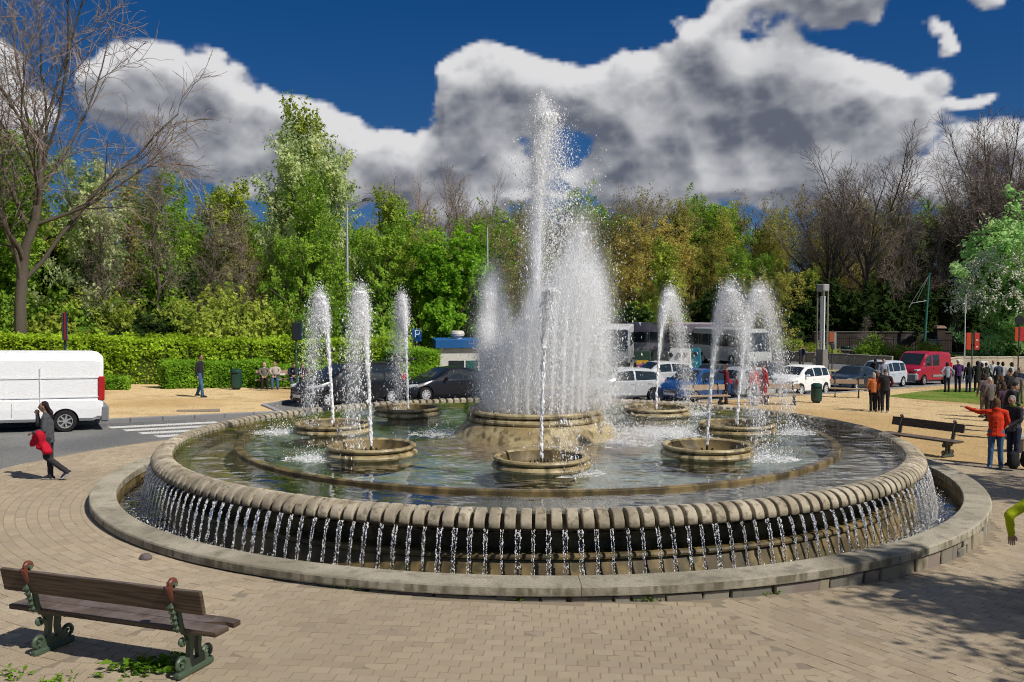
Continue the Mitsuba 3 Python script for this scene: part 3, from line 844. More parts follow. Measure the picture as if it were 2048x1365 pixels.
def sprout(R, P, rad, n, t0, t1, ang, L, prof=None, m=5, trop=.08, wob=.12, rr=.6, asd=10, keep=None, tip=.25):
    """n children along every parent line: lines (N, m, 3) and radii (N, m)."""
    N, Mp = P.shape[:2]
    idx = np.repeat(np.arange(N), n); k = np.tile(np.arange(n), N)
    t = t0 + (t1 - t0) * (k + R.random(N * n)) / n
    if keep is not None:
        ok = R.random(N * n) < keep; idx, k, t = idx[ok], k[ok], t[ok]
    f = np.clip(t, 0, .999) * (Mp - 1); i = f.astype(int); w = (f - i)[:, None]
    base = P[idx, i] * (1 - w) + P[idx, i + 1] * w
    tan = unit(P[idx, i + 1] - P[idx, i]); r0 = (rad[idx, i] * (1 - w[:, 0]) + rad[idx, i + 1] * w[:, 0]) * rr
    a = unit(np.cross(tan, np.where(np.abs(tan[:, 2:]) < .9, [0, 0, 1.], [1., 0, 0]))); b = np.cross(tan, a)
    az = k * 2.399 + R.random(len(k)) * 1.3 + idx * 1.7; an = np.radians(ang + R.normal(0, asd, len(k)))
    d = np.cos(an)[:, None] * tan + np.sin(an)[:, None] * (np.cos(az)[:, None] * a + np.sin(az)[:, None] * b)
    ln = L * (prof(t) if prof else 1.0) * (.7 + .6 * R.random(len(k)))
    pts = [base]; p = base
    for s in range(m - 1):
        d = unit(d + np.array([0, 0, trop]) + R.normal(0, wob, d.shape)); p = p + d * (ln / (m - 1))[:, None]; pts.append(p)
    return np.stack(pts, 1), r0[:, None] * np.linspace(1, tip, m)[None]


def tubes(P, rad, k):
    N, m = P.shape[:2]
    t = unit(np.gradient(P, axis=1)); a = unit(np.cross(t, np.array([.31, .93, .19]))); b = np.cross(t, a)
    g = np.arange(k) * 2 * PI / k
    v = P[:, :, None] + rad[:, :, None, None] * (np.cos(g)[:, None] * a[:, :, None] + np.sin(g)[:, None] * b[:, :, None])
    i, j = np.meshgrid(np.arange(m - 1), np.arange(k), indexing='ij')
    q = np.stack([i * k + j, i * k + (j + 1) % k, (i + 1) * k + (j + 1) % k, (i + 1) * k + j], -1).reshape(-1, 4)
    f = np.vstack([q[:, [0, 2, 1]], q[:, [0, 3, 2]]])
    return v.reshape(-1, 3), (np.arange(N)[:, None, None] * (m * k) + f[None]).reshape(-1, 3)


def leaves(R, P, n, size, sd, cols, up=.35, clump=1.1, seed=3, droop=0.0, out=None):
    """n leaf faces scattered round the twigs P; tone differs from leaf to leaf and from bough to bough."""
    N, m = P.shape[:2]
    i = R.integers(0, N, n); f = R.random(n) ** .7 * (m - 1.001); j = f.astype(int); w = (f - j)[:, None]
    c = P[i, j] * (1 - w) + P[i, j + 1] * w + R.normal(0, sd, (n, 3))
    o_ = unit(c - np.asarray(out)) * 1.1 if out is not None and np.ndim(out) == 1 else out if out is not None else 0
    nn = unit(R.normal(size=(n, 3)) * .8 + np.array([0, 0, 1.0]) * up * 1.6 + o_); a = unit(np.cross(nn, R.normal(size=(n, 3)))); b = np.cross(nn, a)
    s = (size * (.6 + .8 * R.random(n)))[:, None]
    v = np.stack([c - a * s * .55, c - b * s * .34 + nn * s * .08, c + a * s * .55 - [0, 0, droop], c + b * s * .34 + nn * s * .08], 1)
    tone = meshkit.noise(c / clump, seed)[:, None]; tone = np.clip((tone - .5) * 1.6 + .5 + R.normal(0, .16, (n, 1)), 0, 1)
    col = np.asarray(cols[0]) * (1 - tone) + np.asarray(cols[1]) * tone
    col = np.minimum(col * (.75 + .5 * R.random((n, 1))) * 3.0, .90)
    f = np.arange(n)[:, None] * 4 + np.array([[0, 1, 2, 0, 2, 3]])
    return v.reshape(-1, 3), f.reshape(-1, 3), np.repeat(col, 4, 0)


def trunk_line(R, H, r, m=10, lean=.02, wob=.012, taper=.25):
    z = np.linspace(0, 1, m) ** 1.05
    off = np.cumsum(R.normal(0, wob, (m, 2)), 0) * H; off -= off[0]
    P = np.column_stack([off[:, 0] + lean * H * z, off[:, 1], z * H])
    rad = r * (1 - (1 - taper) * z); rad[0] *= 1.5
    return P[None], rad[None]


BARK = (.105, .088, .068)


def tree_form(seed, H, r, kind, cols=None, nleaf=0, leaf=.16, bark=BARK):
    """(wood mesh, crown mesh, crown material): the woody frame and the crown of one tree form."""
    R = np.random.default_rng(seed)
    rnd = lambda t: .35 + .9 * np.sin(np.clip((t - .15) / .9, 0, 1) * PI) ** .7
    if kind == 'round':
        A = trunk_line(R, H * .86, r); B = sprout(R, *A, 26, .22, .97, 62, H * .36, rnd, 6, .10, .10, .5)
        C = sprout(R, *B, 7, .2, 1, 48, H * .14, None, 5, .06, .14, .55); D = sprout(R, *C, 4, .2, 1, 45, H * .06, None, 4, .0, .2, .5)
    elif kind == 'airy':
        A = trunk_line(R, H * .93, r, 12, .03, .018); B = sprout(R, *A, 24, .25, .98, 46, H * .27, lambda t: 1.25 - .8 * t, 6, .10, .12, .55)
        C = sprout(R, *B, 7, .2, 1, 40, H * .10, None, 5, .06, .16, .55); D = sprout(R, *C, 5, .2, 1, 40, H * .045, None, 4, -.02, .2, .5)
    elif kind == 'vase':
        A = trunk_line(R, H * .5, r, 8, .02, .012, .72); B = sprout(R, *A, 15, .60, 1.0, 30, H * .50, lambda t: .75 + .45 * t, 8, .06, .07, .5, 9)
        C = sprout(R, *B, 11, .22, 1, 32, H * .17, lambda t: 1.2 - .5 * t, 6, .06, .10, .5); D = sprout(R, *C, 8, .15, 1, 34, H * .075, None, 4, .02, .14, .5)
    elif kind == 'spread':
        A = trunk_line(R, H * .62, r, 10, -.02, .018, .45); B = sprout(R, *A, 15, .36, 1.0, 36, H * .50, lambda t: .8 + .4 * t, 9, .055, .10, .46, 9)
        C = sprout(R, *B, 10, .22, 1, 38, H * .19, lambda t: 1.25 - .6 * t, 7, .03, .13, .5); D = sprout(R, *C, 9, .12, 1, 36, H * .085, None, 5, -.03, .15, .5)
    elif kind == 'cone':
        A = trunk_line(R, H, r, 12, 0, .004, .05); B = sprout(R, *A, 70, .08, .99, 82, H * .26, lambda t: 1.06 - t, 5, -.03, .04, .3, 6)
        C = sprout(R, *B, 9, .1, 1, 50, H * .05, None, 3, -.05, .08, .4); D = sprout(R, *C, 2, .2, 1, 40, H * .02, None, 3, -.05, .1, .5)
    elif kind == 'slim':
        A = trunk_line(R, H, r, 12, .03, .016, .12); B = sprout(R, *A, 20, .3, .98, 40, H * .16, lambda t: 1.3 - .8 * t, 5, .10, .12, .5)
        C = sprout(R, *B, 6, .2, 1, 40, H * .07, None, 4, .05, .15, .5); D = sprout(R, *C, 4, .2, 1, 40, H * .035, None, 3, 0, .2, .5)
    else:                                              # shrub
        A = (np.stack([np.column_stack([x0 * .08 * H * np.linspace(0, 1, 6) * 4, y0 * .08 * H * np.linspace(0, 1, 6) * 4, np.linspace(0, 1, 6) * H * .75 * (1 - .35 * abs(x0))]) for x0, y0 in R.normal(0, 1, (9, 2))]), np.tile(np.linspace(r, r * .3, 6), (9, 1)))
        B = sprout(R, *A, 9, .1, 1, 50, H * .32, None, 5, .08, .14, .55); C = sprout(R, *B, 6, .1, 1, 45, H * .14, None, 4, .03, .2, .5); D = sprout(R, *C, 3, .2, 1, 45, H * .06, None, 3, 0, .2, .5)
    wood_, crown = MB(), MB()
    bk = np.array(bark)
    for (P, rad), k in ((A, 9), (B, 6), (C, 4)):
        v, f = tubes(P, np.maximum(rad, .0), k); wood_.add(v, f, bk * (.85 + .3 * R.random((len(v), 1))))
    if nleaf:
        if kind != 'cone':
            v, f = tubes(D[0][::2], np.maximum(D[1][::2], .006), 3); wood_.add(v, f, bk * .9)
        tw = np.concatenate([D[0], C[0][:, -D[0].shape[1]:]], 0) if C[0].shape[1] >= D[0].shape[1] else D[0]
        crown.add(*leaves(R, tw, nleaf, leaf, H * .012, cols, out=(0, 0, H * .5)))
    else:
        E = sprout(R, *D, 2, .1, 1, 35, H * .045, None, 3, .02, .2, .6)
        tb = np.array((.27, .215, .18))
        for (P, rad), m_ in ((D, .0085), (E, .0055)):
            v, f = tubes(P, np.maximum(rad, m_), 3); crown.add(v, f, tb * (.8 + .4 * R.random((len(v), 1))))
    return ply(*wood_.arrays(), 'matte', True), ply(*crown.arrays(), 'leaf' if nleaf else 'matte')


G_BRIGHT = ((.045, .105, .009), (.12, .205, .018)); G_PALE = ((.10, .18, .055), (.24, .33, .15)); G_YEL = ((.105, .135, .022), (.215, .24, .042)); G_MID = ((.06, .115, .014), (.15, .215, .030))
G_OLIVE = ((.105, .11, .022), (.20, .19, .045)); G_GOLD = ((.15, .13, .03), (.235, .20, .055)); G_DARK = ((.009, .020, .006), (.027, .046, .011)); G_SILV = ((.13, .165, .07), (.27, .30, .16)); BROWN = ((.085, .074, .034), (.15, .125, .055))
FORMS = {}


def form(name, *a, **k):
    w, c = tree_form(*a, **k)
    for part, s in (('wood', w), ('crown', c)):
        scene[f'{part}_of_{name}'] = {'type': 'shapegroup', 'piece': s}
    FORMS[name] = True


form('chestnut', 11, 10, .28, 'round', G_BRIGHT, 26000, .23)
form('maple', 12, 10, .24, 'round', G_MID, 17000, .19)
form('flowering', 13, 10, .28, 'round', G_PALE, 26000, .22)
form('limetree', 14, 10, .2, 'airy', G_YEL, 9000, .20)
form('birchlike', 15, 10, .16, 'airy', G_MID, 9000, .18)
form('silvery', 16, 10, .18, 'airy', G_SILV, 10500, .20)
form('budding', 17, 10, .2, 'airy', G_OLIVE, 8000, .15)
form('golden', 18, 10, .22, 'round', G_GOLD, 9500, .20)
form('brownbud', 19, 10, .2, 'round', BROWN, 6500, .15)
form('yewlike', 20, 10, .3, 'round', G_DARK, 14000, .24)
form('conifer', 21, 10, .22, 'cone', G_DARK, 9000, .28)
form('bare_fan', 22, 10, .17, 'vase')
form('bare_fan_two', 23, 10, .16, 'vase')
form('bare_slim', 24, 10, .12, 'slim')
form('big_bare', 29, 10, .195, 'spread')
form('shrub', 26, 3, .03, 'shrub', G_MID, 9000, .13)
form('shrub_yellow', 27, 3, .03, 'shrub', G_YEL, 7500, .12)
form('shrub_dark', 28, 3, .03, 'shrub', G_DARK, 9500, .18)
form('olive_small', 31, 10, .22, 'round', G_OLIVE, 8500, .20)


def tree(key, fm, x, y, s, sz=None, rz=None, z=None, label=None, cat='tree', group=None):
    key = fresh(key); rz = rng.random() * 6.28 if rz is None else rz
    z = float(zg(x, y) + hill(x, y)) - .1 if z is None else z
    M = mat((x, y, z), rz) @ np.diag([s, s, sz or s, 1])
    for part, name in (('wood', 'trunk'), ('crown', 'crown')):
        scene[f'{key}__{name}'] = {'type': 'instance', 'group': {'type': 'ref', 'id': f'{part}_of_{fm}'}, 'to_world': T(M)}
    tag(key, label, cat, group)
    return key


tree('bare_tree', 'big_bare', -24.9, 48, 1.75, 2.05, 2.2, label='tall bare tree with a thick grey trunk standing behind the hedge', cat='tree')
# the wood behind the hedge on the left: (form, x, y, scale, vertical scale)
LW = [('birchlike', -29.5, 55, 1.2, 1.25), ('maple', -33, 60, 1.35, 1.5), ('silvery', -25.2, 56, .95, 1.2), ('birchlike', -21.5, 58, .9, 1.15), ('bare_slim', -20.3, 56, 1.25, 1.25), ('limetree', -21.5, 68, .95, 1.2),
      ('limetree', -19.4, 66, .9, 1.22), ('bare_slim', -23.5, 54, 1.0, .95), ('bare_slim', -18.2, 57, 1.1, .95), ('budding', -16.4, 66, .8, 1.1), ('silvery', -13.8, 62, 1.02, 1.5), ('limetree', -14.6, 66, 1.05, 1.75), ('birchlike', -11.6, 58, .8, 1.16),
      ('maple', -12.6, 57, .6, .85), ('bare_slim', -15.4, 55, .9, .9), ('silvery', -11.6, 63, .85, 1.42), ('limetree', -9.2, 70, .95, 1.25), ('budding', -6.8, 72, .9, 1.1), ('maple', -8.6, 61, .7, .95), ('limetree', -6.6, 64, .6, .95), ('bare_fan', -7.2, 84, 1.2, 1.4), ('bare_fan_two', -4.2, 86, 1.15, 1.45), ('bare_fan', -1.8, 88, 1.0, 1.2),
      ('brownbud', -2.6, 76, .9, 1.02), ('brownbud', 1.2, 80, .8, .95), ('brownbud', -25.5, 70, 1.1, 1.2), ('budding', -28, 72, 1.1, 1.35), ('brownbud', -18, 74, 1.0, 1.0), ('maple', -31, 50, .8, .9), ('budding', -34, 66, 1.1, 1.35), ('maple', -14.5, 75, 1.0, 1.0), ('birchlike', -36, 56, 1.2, 1.5), ('budding', -17.2, 60, .7, .8), ('yewlike', -22, 62, .7, .62), ('yewlike', -10.5, 68, .7, .7), ('yewlike', -29, 60, .8, .7), ('maple', -5.0, 67, .75, .9)]
for x in np.linspace(-46, 2, 19):
    LW.append((('maple', 'budding', 'birchlike', 'limetree')[int(rng.integers(0, 4))], x + rng.normal(0, .8), 78 + 10 * rng.random(), 1.15 + .2 * rng.random(), 1.0 + .2 * rng.random()))
NM = {'birchlike': ('birch_tree', 'light green young tree in the wood behind the hedge'), 'maple': ('broadleaf_tree', 'leafy green tree in the wood behind the hedge'), 'silvery': ('broadleaf_tree', 'silvery green tree in leaf in the wood behind the hedge'),
      'limetree': ('lime_tree', 'yellow green tree with fresh leaves in the wood behind the hedge'), 'bare_slim': ('bare_tree', 'slender leafless tree in the wood behind the hedge'), 'budding': ('budding_tree', 'olive budding tree in the wood behind the hedge'),
      'bare_fan': ('bare_tree', 'leafless fan shaped tree behind the round green tree'), 'bare_fan_two': ('bare_tree', 'leafless fan shaped tree behind the round green tree'), 'brownbud': ('budding_tree', 'brownish budding tree at the back of the wood behind the hedge'), 'yewlike': ('evergreen_tree', 'dark evergreen in the shade of the wood behind the hedge')}
for fm, x, y, s, sz in LW:
    n_, lb = NM[fm]; tree(n_, fm, x, y, s, sz, label=lb, group=lb.replace(' tree', ' trees'))
tree('chestnut_tree', 'chestnut', -4.5, 61, .84, .84, 1.0, label='round bright green chestnut tree behind the blue roofed kiosk', cat='tree')
# shrubs between the hedge and the wood
for i in range(40):
    x = -34 + 26.5 * rng.random(); y = 51.5 + 5 * rng.random() - .2 * x * .2; fm = ('shrub', 'shrub', 'shrub_yellow', 'shrub')[int(rng.integers(0, 4))]
    tree('shrub', fm, x, y, 1.0 + .75 * rng.random(), 1.0 + .9 * rng.random(), label='green bush among the undergrowth behind the tall hedge', cat='bush', group='bushes behind the hedge')
for x, y, s in ((-18.6, 50.5, 1.5), (-16.6, 51, 1.35), (-20.2, 51, 1.2)):
    tree('shrub', 'shrub_dark', x, y, s, s * .85, label='dark green bush at the foot of the wood above the hedge', cat='bush', group='dark bushes behind the hedge')
tree('flowering_shrub', 'shrub_yellow', -15.6, 51.6, 1.5, 1.75, label='bush with pale blossom standing above the hedge', cat='bush')

# the wooded hillside behind the car park and on the right
HL = [('brownbud', 5.5, 128, 1.25, 1.3), ('budding', 9, 132, 1.3, 1.35), ('brownbud', 13, 136, 1.35, 1.3), ('golden', 18.5, 134, 1.25, 1.35), ('golden', 22.5, 137, 1.1, 1.25), ('brownbud', 15.5, 142, 1.4, 1.4), ('maple', 29.0, 152, 1.15, 1.2), ('chestnut', 35.5, 158, .9, 1.1), ('conifer', 40.5, 158, .95, 1.15), ('maple', 43.2, 160, .9, 1.15),
      ('brownbud', 25.5, 150, 1.3, 1.45), ('budding', 31, 143, 1.3, 1.5), ('budding', 27, 130, 1.2, 1.3), ('maple', 31.5, 124, 1.0, 1.15), ('budding', 35, 132, 1.25, 1.5), ('budding', 38.5, 138, 1.2, 1.55), ('brownbud', 47.5, 150, 1.5, 1.7), ('brownbud', 52, 150, 1.4, 1.6), ('budding', 43, 130, 1.2, 1.45), ('brownbud', 57, 138, 1.3, 1.5), ('brownbud', 62, 136, 1.3, 1.5), ('yewlike', 58, 128, 1.0, 1.6), ('yewlike', 60.5, 126, .8, 1.7),
      ('budding', 48, 124, 1.0, 1.25), ('brownbud', 53, 128, 1.15, 1.2), ('brownbud', 68, 138, 1.3, 1.6), ('brownbud', 74, 140, 1.3, 1.5), ('budding', 66, 130, 1.1, 1.3), ('brownbud', 21, 158, 1.3, 1.3), ('brownbud', 8, 150, 1.2, 1.2), ('budding', 2, 140, 1.2, 1.25), ('brownbud', -2, 132, 1.2, 1.25), ('limetree', 8.5, 118, .9, 1.0), ('budding', 12.5, 120, 1.0, 1.1), ('maple', 4.5, 116, .9, 1.0), ('limetree', 37, 116, .75, .95), ('budding', 20.5, 120, 1.0, 1.1), ('golden', 16.5, 124, .9, 1.0), ('bare_fan', 33, 166, 1.0, 1.0), ('bare_fan_two', 23, 168, 1.0, .95), ('bare_fan', 46, 168, 1.0, 1.0), ('bare_fan_two', 14, 164, .9, .9)]
for x in np.linspace(-6, 98, 44):
    y = 146 + 16 * rng.random() - (12 if x > 44 else 0); HL.append((('brownbud', 'budding', 'brownbud', 'maple', 'budding')[int(rng.integers(0, 5))], x + rng.normal(0, .8), y, 1.25 + .25 * rng.random(), (1.35 if x < 40 else 1.5) + .25 * rng.random()))
NH = {'brownbud': ('budding_tree', 'brown budding tree on the wooded hillside'), 'budding': ('budding_tree', 'olive budding tree on the wooded hillside'), 'golden': ('golden_tree', 'golden brown tree on the wooded hillside behind the plume'), 'maple': ('broadleaf_tree', 'leafy green tree on the wooded hillside'), 'chestnut': ('broadleaf_tree', 'bright green crown at the top of the wooded hillside'),
      'conifer': ('conifer_tree', 'dark pointed conifer at the top of the hillside'), 'yewlike': ('evergreen_tree', 'dark ivy clad tree on the right of the hillside wood'), 'limetree': ('lime_tree', 'yellow green tree at the foot of the wooded hillside'), 'bare_fan': ('bare_tree', 'small leafless crown on the skyline of the hillside'), 'bare_fan_two': ('bare_tree', 'small leafless crown on the skyline of the hillside')}
for fm, x, y, s, sz in HL:
    n_, lb = NH[fm]; tree(n_, fm, x, y, s, sz, label=lb, group=None if fm in ('chestnut', 'conifer') else lb + 's')
BT = [('bare_fan', 43.5, 118, 1.75, 2.15, .3), ('bare_fan_two', 40.5, 122, 1.5, 1.85, 1.9), ('bare_fan_two', 57.5, 116, 1.7, 2.35, 2.7), ('bare_fan', 61.0, 118, 1.75, 2.45, 4.0), ('bare_fan_two', 64.0, 120, 1.6, 2.3, 5.1), ('bare_slim', 48.0, 116, 1.6, 1.5, 1), ('bare_slim', 52.0, 116, 1.5, 1.45, 2), ('bare_slim', 46.0, 114, 1.3, 1.2, 3), ('bare_slim', 54.5, 119, 1.7, 1.5, 0), ('bare_slim', 50.0, 120, 1.7, 1.7, 4), ('bare_fan', 70, 124, 1.6, 2.0, 1)]
for i, (fm, x, y, s, sz, rz) in enumerate(BT):
    slim = fm == 'bare_slim'
    lb = ('slender bare trunk in the shaded wood on the right' if slim else 'tall leafless tree with a fan of twigs behind the lamp column' if x < 50 else 'tall leafless tree with a fan of twigs above the flowering tree')
    tree('bare_tree', fm, x, y, s * (1 if slim else 1.36), sz * (1 if slim else .97), rz, z=float(zg(x, y)) - .3 + (1.5 if not slim else 2), label=lb, group=lb + 's')
tree('lime_tree', 'limetree', 15.0, 92, .90, 1.10, 2, label='yellow green tree in fresh leaf behind the white coach', cat='tree')
tree('small_tree', 'olive_small', 25.6, 95, .80, .84, 1, label='small olive brown tree with a pale trunk by the car park wall', cat='tree')
fl = tree('flowering_tree', 'flowering', 50.9, 95, 1.64, 1.72, .5, z=-6.4, label='broad pale green chestnut tree with white blossom at the right edge', cat='tree')
# white blossom candles of the flowering tree
mb = MB(); R = np.random.default_rng(77)
for _ in range(1100):
    u_ = unit(R.normal(size=3)); u_[2] = abs(u_[2]) * 1.0 - .25
    p = np.array([50.9, 95, 4.4]) + u_ * np.array([6.9, 6.9, 7.2]) * (.80 + .22 * R.random())
    n = 7; q = p + R.normal(0, .12, (n, 3)) * [1, 1, 1.6]
    mb.add(*drops(q, np.tile([0, 0, .1], (n, 1)), .07 + .05 * R.random(n), 0), np.array((.62, .64, .50)) * (.8 + .3 * R.random()))
mb.put(fl + '__blossom', 'matte', kind='stuff')
tree('young_tree', 'bare_slim', 37.2, 100, .48, .42, 2, label='young bare tree with stakes behind the railings', cat='tree')
tree('young_tree', 'bare_slim', 46.4, 99, .5, .5, 3, label='young brown tree behind the railings beside the pale green tree', cat='tree')
# shade-side undergrowth at the foot of the hill
for i in range(34):
    x = 24 + 46 * rng.random(); y = 112 + 7 * rng.random()
    tree('shrub', 'shrub_dark', x, y, 2.0 + .9 * rng.random(), 1.5 + 1.6 * rng.random(), z=float(zg(x, y)) - .2, label='dark evergreen bush at the shaded foot of the hillside', cat='bush', group='dark bushes at the foot of the hillside')
for i in range(16):
    x = -4 + 27 * rng.random(); y = 108 + 4 * rng.random()
    tree('shrub', 'shrub_dark' if i % 3 else 'shrub', x, y, 1.7 + .8 * rng.random(), 1.5 + .8 * rng.random(), z=float(zg(x, y)) - .2, label='bush behind the coaches at the foot of the hillside', cat='bush', group='bushes behind the coaches')
for i in range(18):
    x = 26 + 32 * rng.random(); y = 99.5 + 3 * rng.random()
    tree('shrub', ('shrub', 'shrub_yellow')[i % 2], x, y, .55 + .35 * rng.random(), .5 + .4 * rng.random(), label='small green bush behind the railings of the car park', cat='bush', group='small bushes behind the railings')
# the trees beside and behind the viewer whose shade falls across the paving on the right
tree('shade_tree', 'budding', 16.6, 14.4, 1.15, 1.25, 4.0, label='budding tree outside the picture shading the paving beside the fountain', cat='tree')
tree('shade_tree', 'budding', 12.6, 7.3, 1.1, .82, .6, label='second budding tree outside the picture shading the near paving', cat='tree')


# hedges: leaves over a clipped block
def hedge(key, pts, w, h, n, cols, label, leaf=.10, rough=.16):
    P = np.array(pts, float); R = np.random.default_rng(len(key) + n)
    seg = np.linalg.norm(np.diff(P, axis=0), axis=1); cum = np.concatenate([[0], np.cumsum(seg)])
    core = MB(); m_ = int(cum[-1] / .8) + 2; s = np.linspace(0, cum[-1], m_)
    X = np.column_stack([np.interp(s, cum, P[:, 0]), np.interp(s, cum, P[:, 1])]); tg = unit(np.gradient(X, axis=0)); nr = np.column_stack([tg[:, 1], -tg[:, 0]])
    Z = zg(X[:, 0], X[:, 1])
    rows = [np.column_stack([X + nr * o, Z + e]) for o, e in ((w / 2 - .18, 0), (w / 2 - .18, h - .22), (-w / 2 + .18, h - .22), (-w / 2 + .18, 0))]
    v = np.stack(rows, 1).reshape(-1, 3); f = [(i * 4 + j, i * 4 + (j + 1) % 4, (i + 1) * 4 + (j + 1) % 4, (i + 1) * 4 + j) for i in range(m_ - 1) for j in range(4)]
    core.add(v, f, (.05, .075, .010)); e_ = (m_ - 1) * 4; core.add(v, [(0, 1, 2, 3), (e_ + 3, e_ + 2, e_ + 1, e_)], (.014, .02, .006))
    tag(key, label, 'hedge'); core.put(key + '__core', 'matte')
    u_ = R.random(n) * cum[-1]; per = R.random(n) * (2 * h + w); side = np.where(per < h, 0, np.where(per < h + w, 1, 2))
    o = np.where(side == 0, w / 2, np.where(side == 2, -w / 2, per - h - w / 2)); e = np.where(side == 0, per, np.where(side == 2, per - h - w, h))
    x, y = np.interp(u_, cum, P[:, 0]), np.interp(u_, cum, P[:, 1]); i = np.clip(np.searchsorted(cum, u_) - 1, 0, len(seg) - 1); tt = unit(np.diff(P, axis=0))[i]
    bump_ = (meshkit.fbm(np.column_stack([u_ * .9, e * 1.2, o]), 3, 2) - .5) * 2 * rough - .10 * R.random(n) ** 2 * 2
    c = np.column_stack([x + tt[:, 1] * (o + np.where(side == 0, bump_, np.where(side == 2, -bump_, 0))), y - tt[:, 0] * (o + np.where(side == 0, bump_, np.where(side == 2, -bump_, 0))), zg(x, y) + e + np.where(side == 1, bump_, 0)])
    ne = n // 25                                           # the clipped ends
    for q, sg_ in ((slice(0, ne), 0), (slice(ne, 2 * ne), -1)):
        tq = unit(np.diff(P, axis=0))[sg_]; pe = P[sg_]; oo = (R.random(ne) - .5) * w; c[q] = np.column_stack([pe[0] + tq[1] * oo, pe[1] - tq[0] * oo, float(zg(*pe)) + R.random(ne) * h]) + R.normal(0, .06, (ne, 3))
    tw = c[:, None, :] + np.zeros((1, 2, 1))
    ow = np.column_stack([np.where(side == 0, tt[:, 1], np.where(side == 2, -tt[:, 1], 0)), np.where(side == 0, -tt[:, 0], np.where(side == 2, tt[:, 0], 0)), np.where(side == 1, 1.0, .3)]) * 1.3
    crown = MB().add(*leaves(R, tw, n, leaf, .05, cols, .5, .7, out=ow)); crown.put(key + '__foliage', 'leaf')


H_YEL = ((.10, .15, .010), (.22, .29, .028)); H_MID = ((.055, .12, .010), (.12, .20, .020))
hedge('tall_hedge', [(-36, 47), (-23, 47.4), (-13.6, 49.2), (-6.0, 52.6)], 1.8, 2.35, 60000, H_YEL, 'tall yellow green hedge along the back of the gravel path', .14, .42)
hedge('low_hedge', [(-16.4, 44.6), (-13.6, 46.6), (-12.2, 47.1)], 1.1, 1.25, 13000, H_MID, 'low clipped hedge in front of the tall hedge by the walking man')
hedge('low_hedge_001', [(-12.2, 47.4), (-8.8, 48.8), (-4.6, 51.0)], 1.0, 1.05, 14000, H_MID, 'low clipped hedge behind the bench with the four seated people')
hedge('low_hedge_002', [(-24, 42.0), (-17.6, 43.4)], .9, .55, 7000, H_MID, 'knee high clipped hedge beside the rear of the white van')
hedge('tall_hedge_001', [(-6.4, 50.3), (-4.3, 51.9)], 1.6, 1.9, 9000, H_MID, 'rounded hedge end in front of the blue roofed kiosk')
# weeds in the paving by the near bench
for key, n, (x, y), sp, lb in (('weed', 260, (-3.50, 9.00), (.30, .12), 'leafy green weed with a yellow flower growing under the near bench'), ('weed', 60, (-4.75, 8.75), (.24, .08), 'small tuft of grass by the left foot of the near bench'), ('weed', 50, (-4.15, 8.62), (.22, .07), 'small grass tufts in the paving joints between the feet of the near bench')):
    R = np.random.default_rng(n); c = np.column_stack([x + R.normal(0, sp[0] * .6, n), y + R.normal(0, sp[1], n), np.zeros(n)]); c[:, 2] = zg(c[:, 0], c[:, 1]) + R.random(n) * .07
    MB().add(*leaves(R, c[:, None] + np.zeros((1, 2, 1)), n, .075 if n > 100 else .045, .01, ((.035, .075, .007), (.08, .14, .013)), 1.2)).put(fresh(key), 'leaf', label=lb, cat='weed', kind='stuff')
# ---------------------------------------------------------------- vehicles
def interp_prof(pts):
    P = np.array(pts, float); return lambda x: np.interp(x, P[:, 0], P[:, 1])


def wheel_parts(key, x, y, r, w, side, rimcol=(.55, .56, .58), spokes=7):
    M = mat((x, y, r), 0, 1, PI / 2 * -side)           # axis along y, outer face towards side
    k = fresh(key + '__wheel')
    MB().lathe([(r * .62, -w / 2), (r * .93, -w / 2), (r, -w * .32), (r, w * .32), (r * .93, w / 2), (r * .66, w / 2), (r * .64, w * .3), (r * .64, -w / 2)], 36, (.018, .018, .019), M).put(k, 'matte', 40)
    mb = MB(); mb.lathe([(r * .645, w * .40), (r * .60, w * .34), (r * .56, w * .10), (0, w * .08)], 30, np.array(rimcol) * .35, M)
    mb.lathe([(r * .65, w * .38), (r * .645, w * .45), (r * .58, w * .44), (r * .57, w * .3)], 30, rimcol, M)
    mb.lathe([(r * .16, w * .2), (r * .15, w * .42), (0, w * .44)], 14, rimcol, M)
    for i in range(spokes):
        a = i * 2 * PI / spokes; mb.box((r * .36, 0, w * .36), (r * .46, r * .13, w * .1), rimcol, M @ mat(rz=a))
    mb.put(k + '__rim', 'satin', 30)
    return k


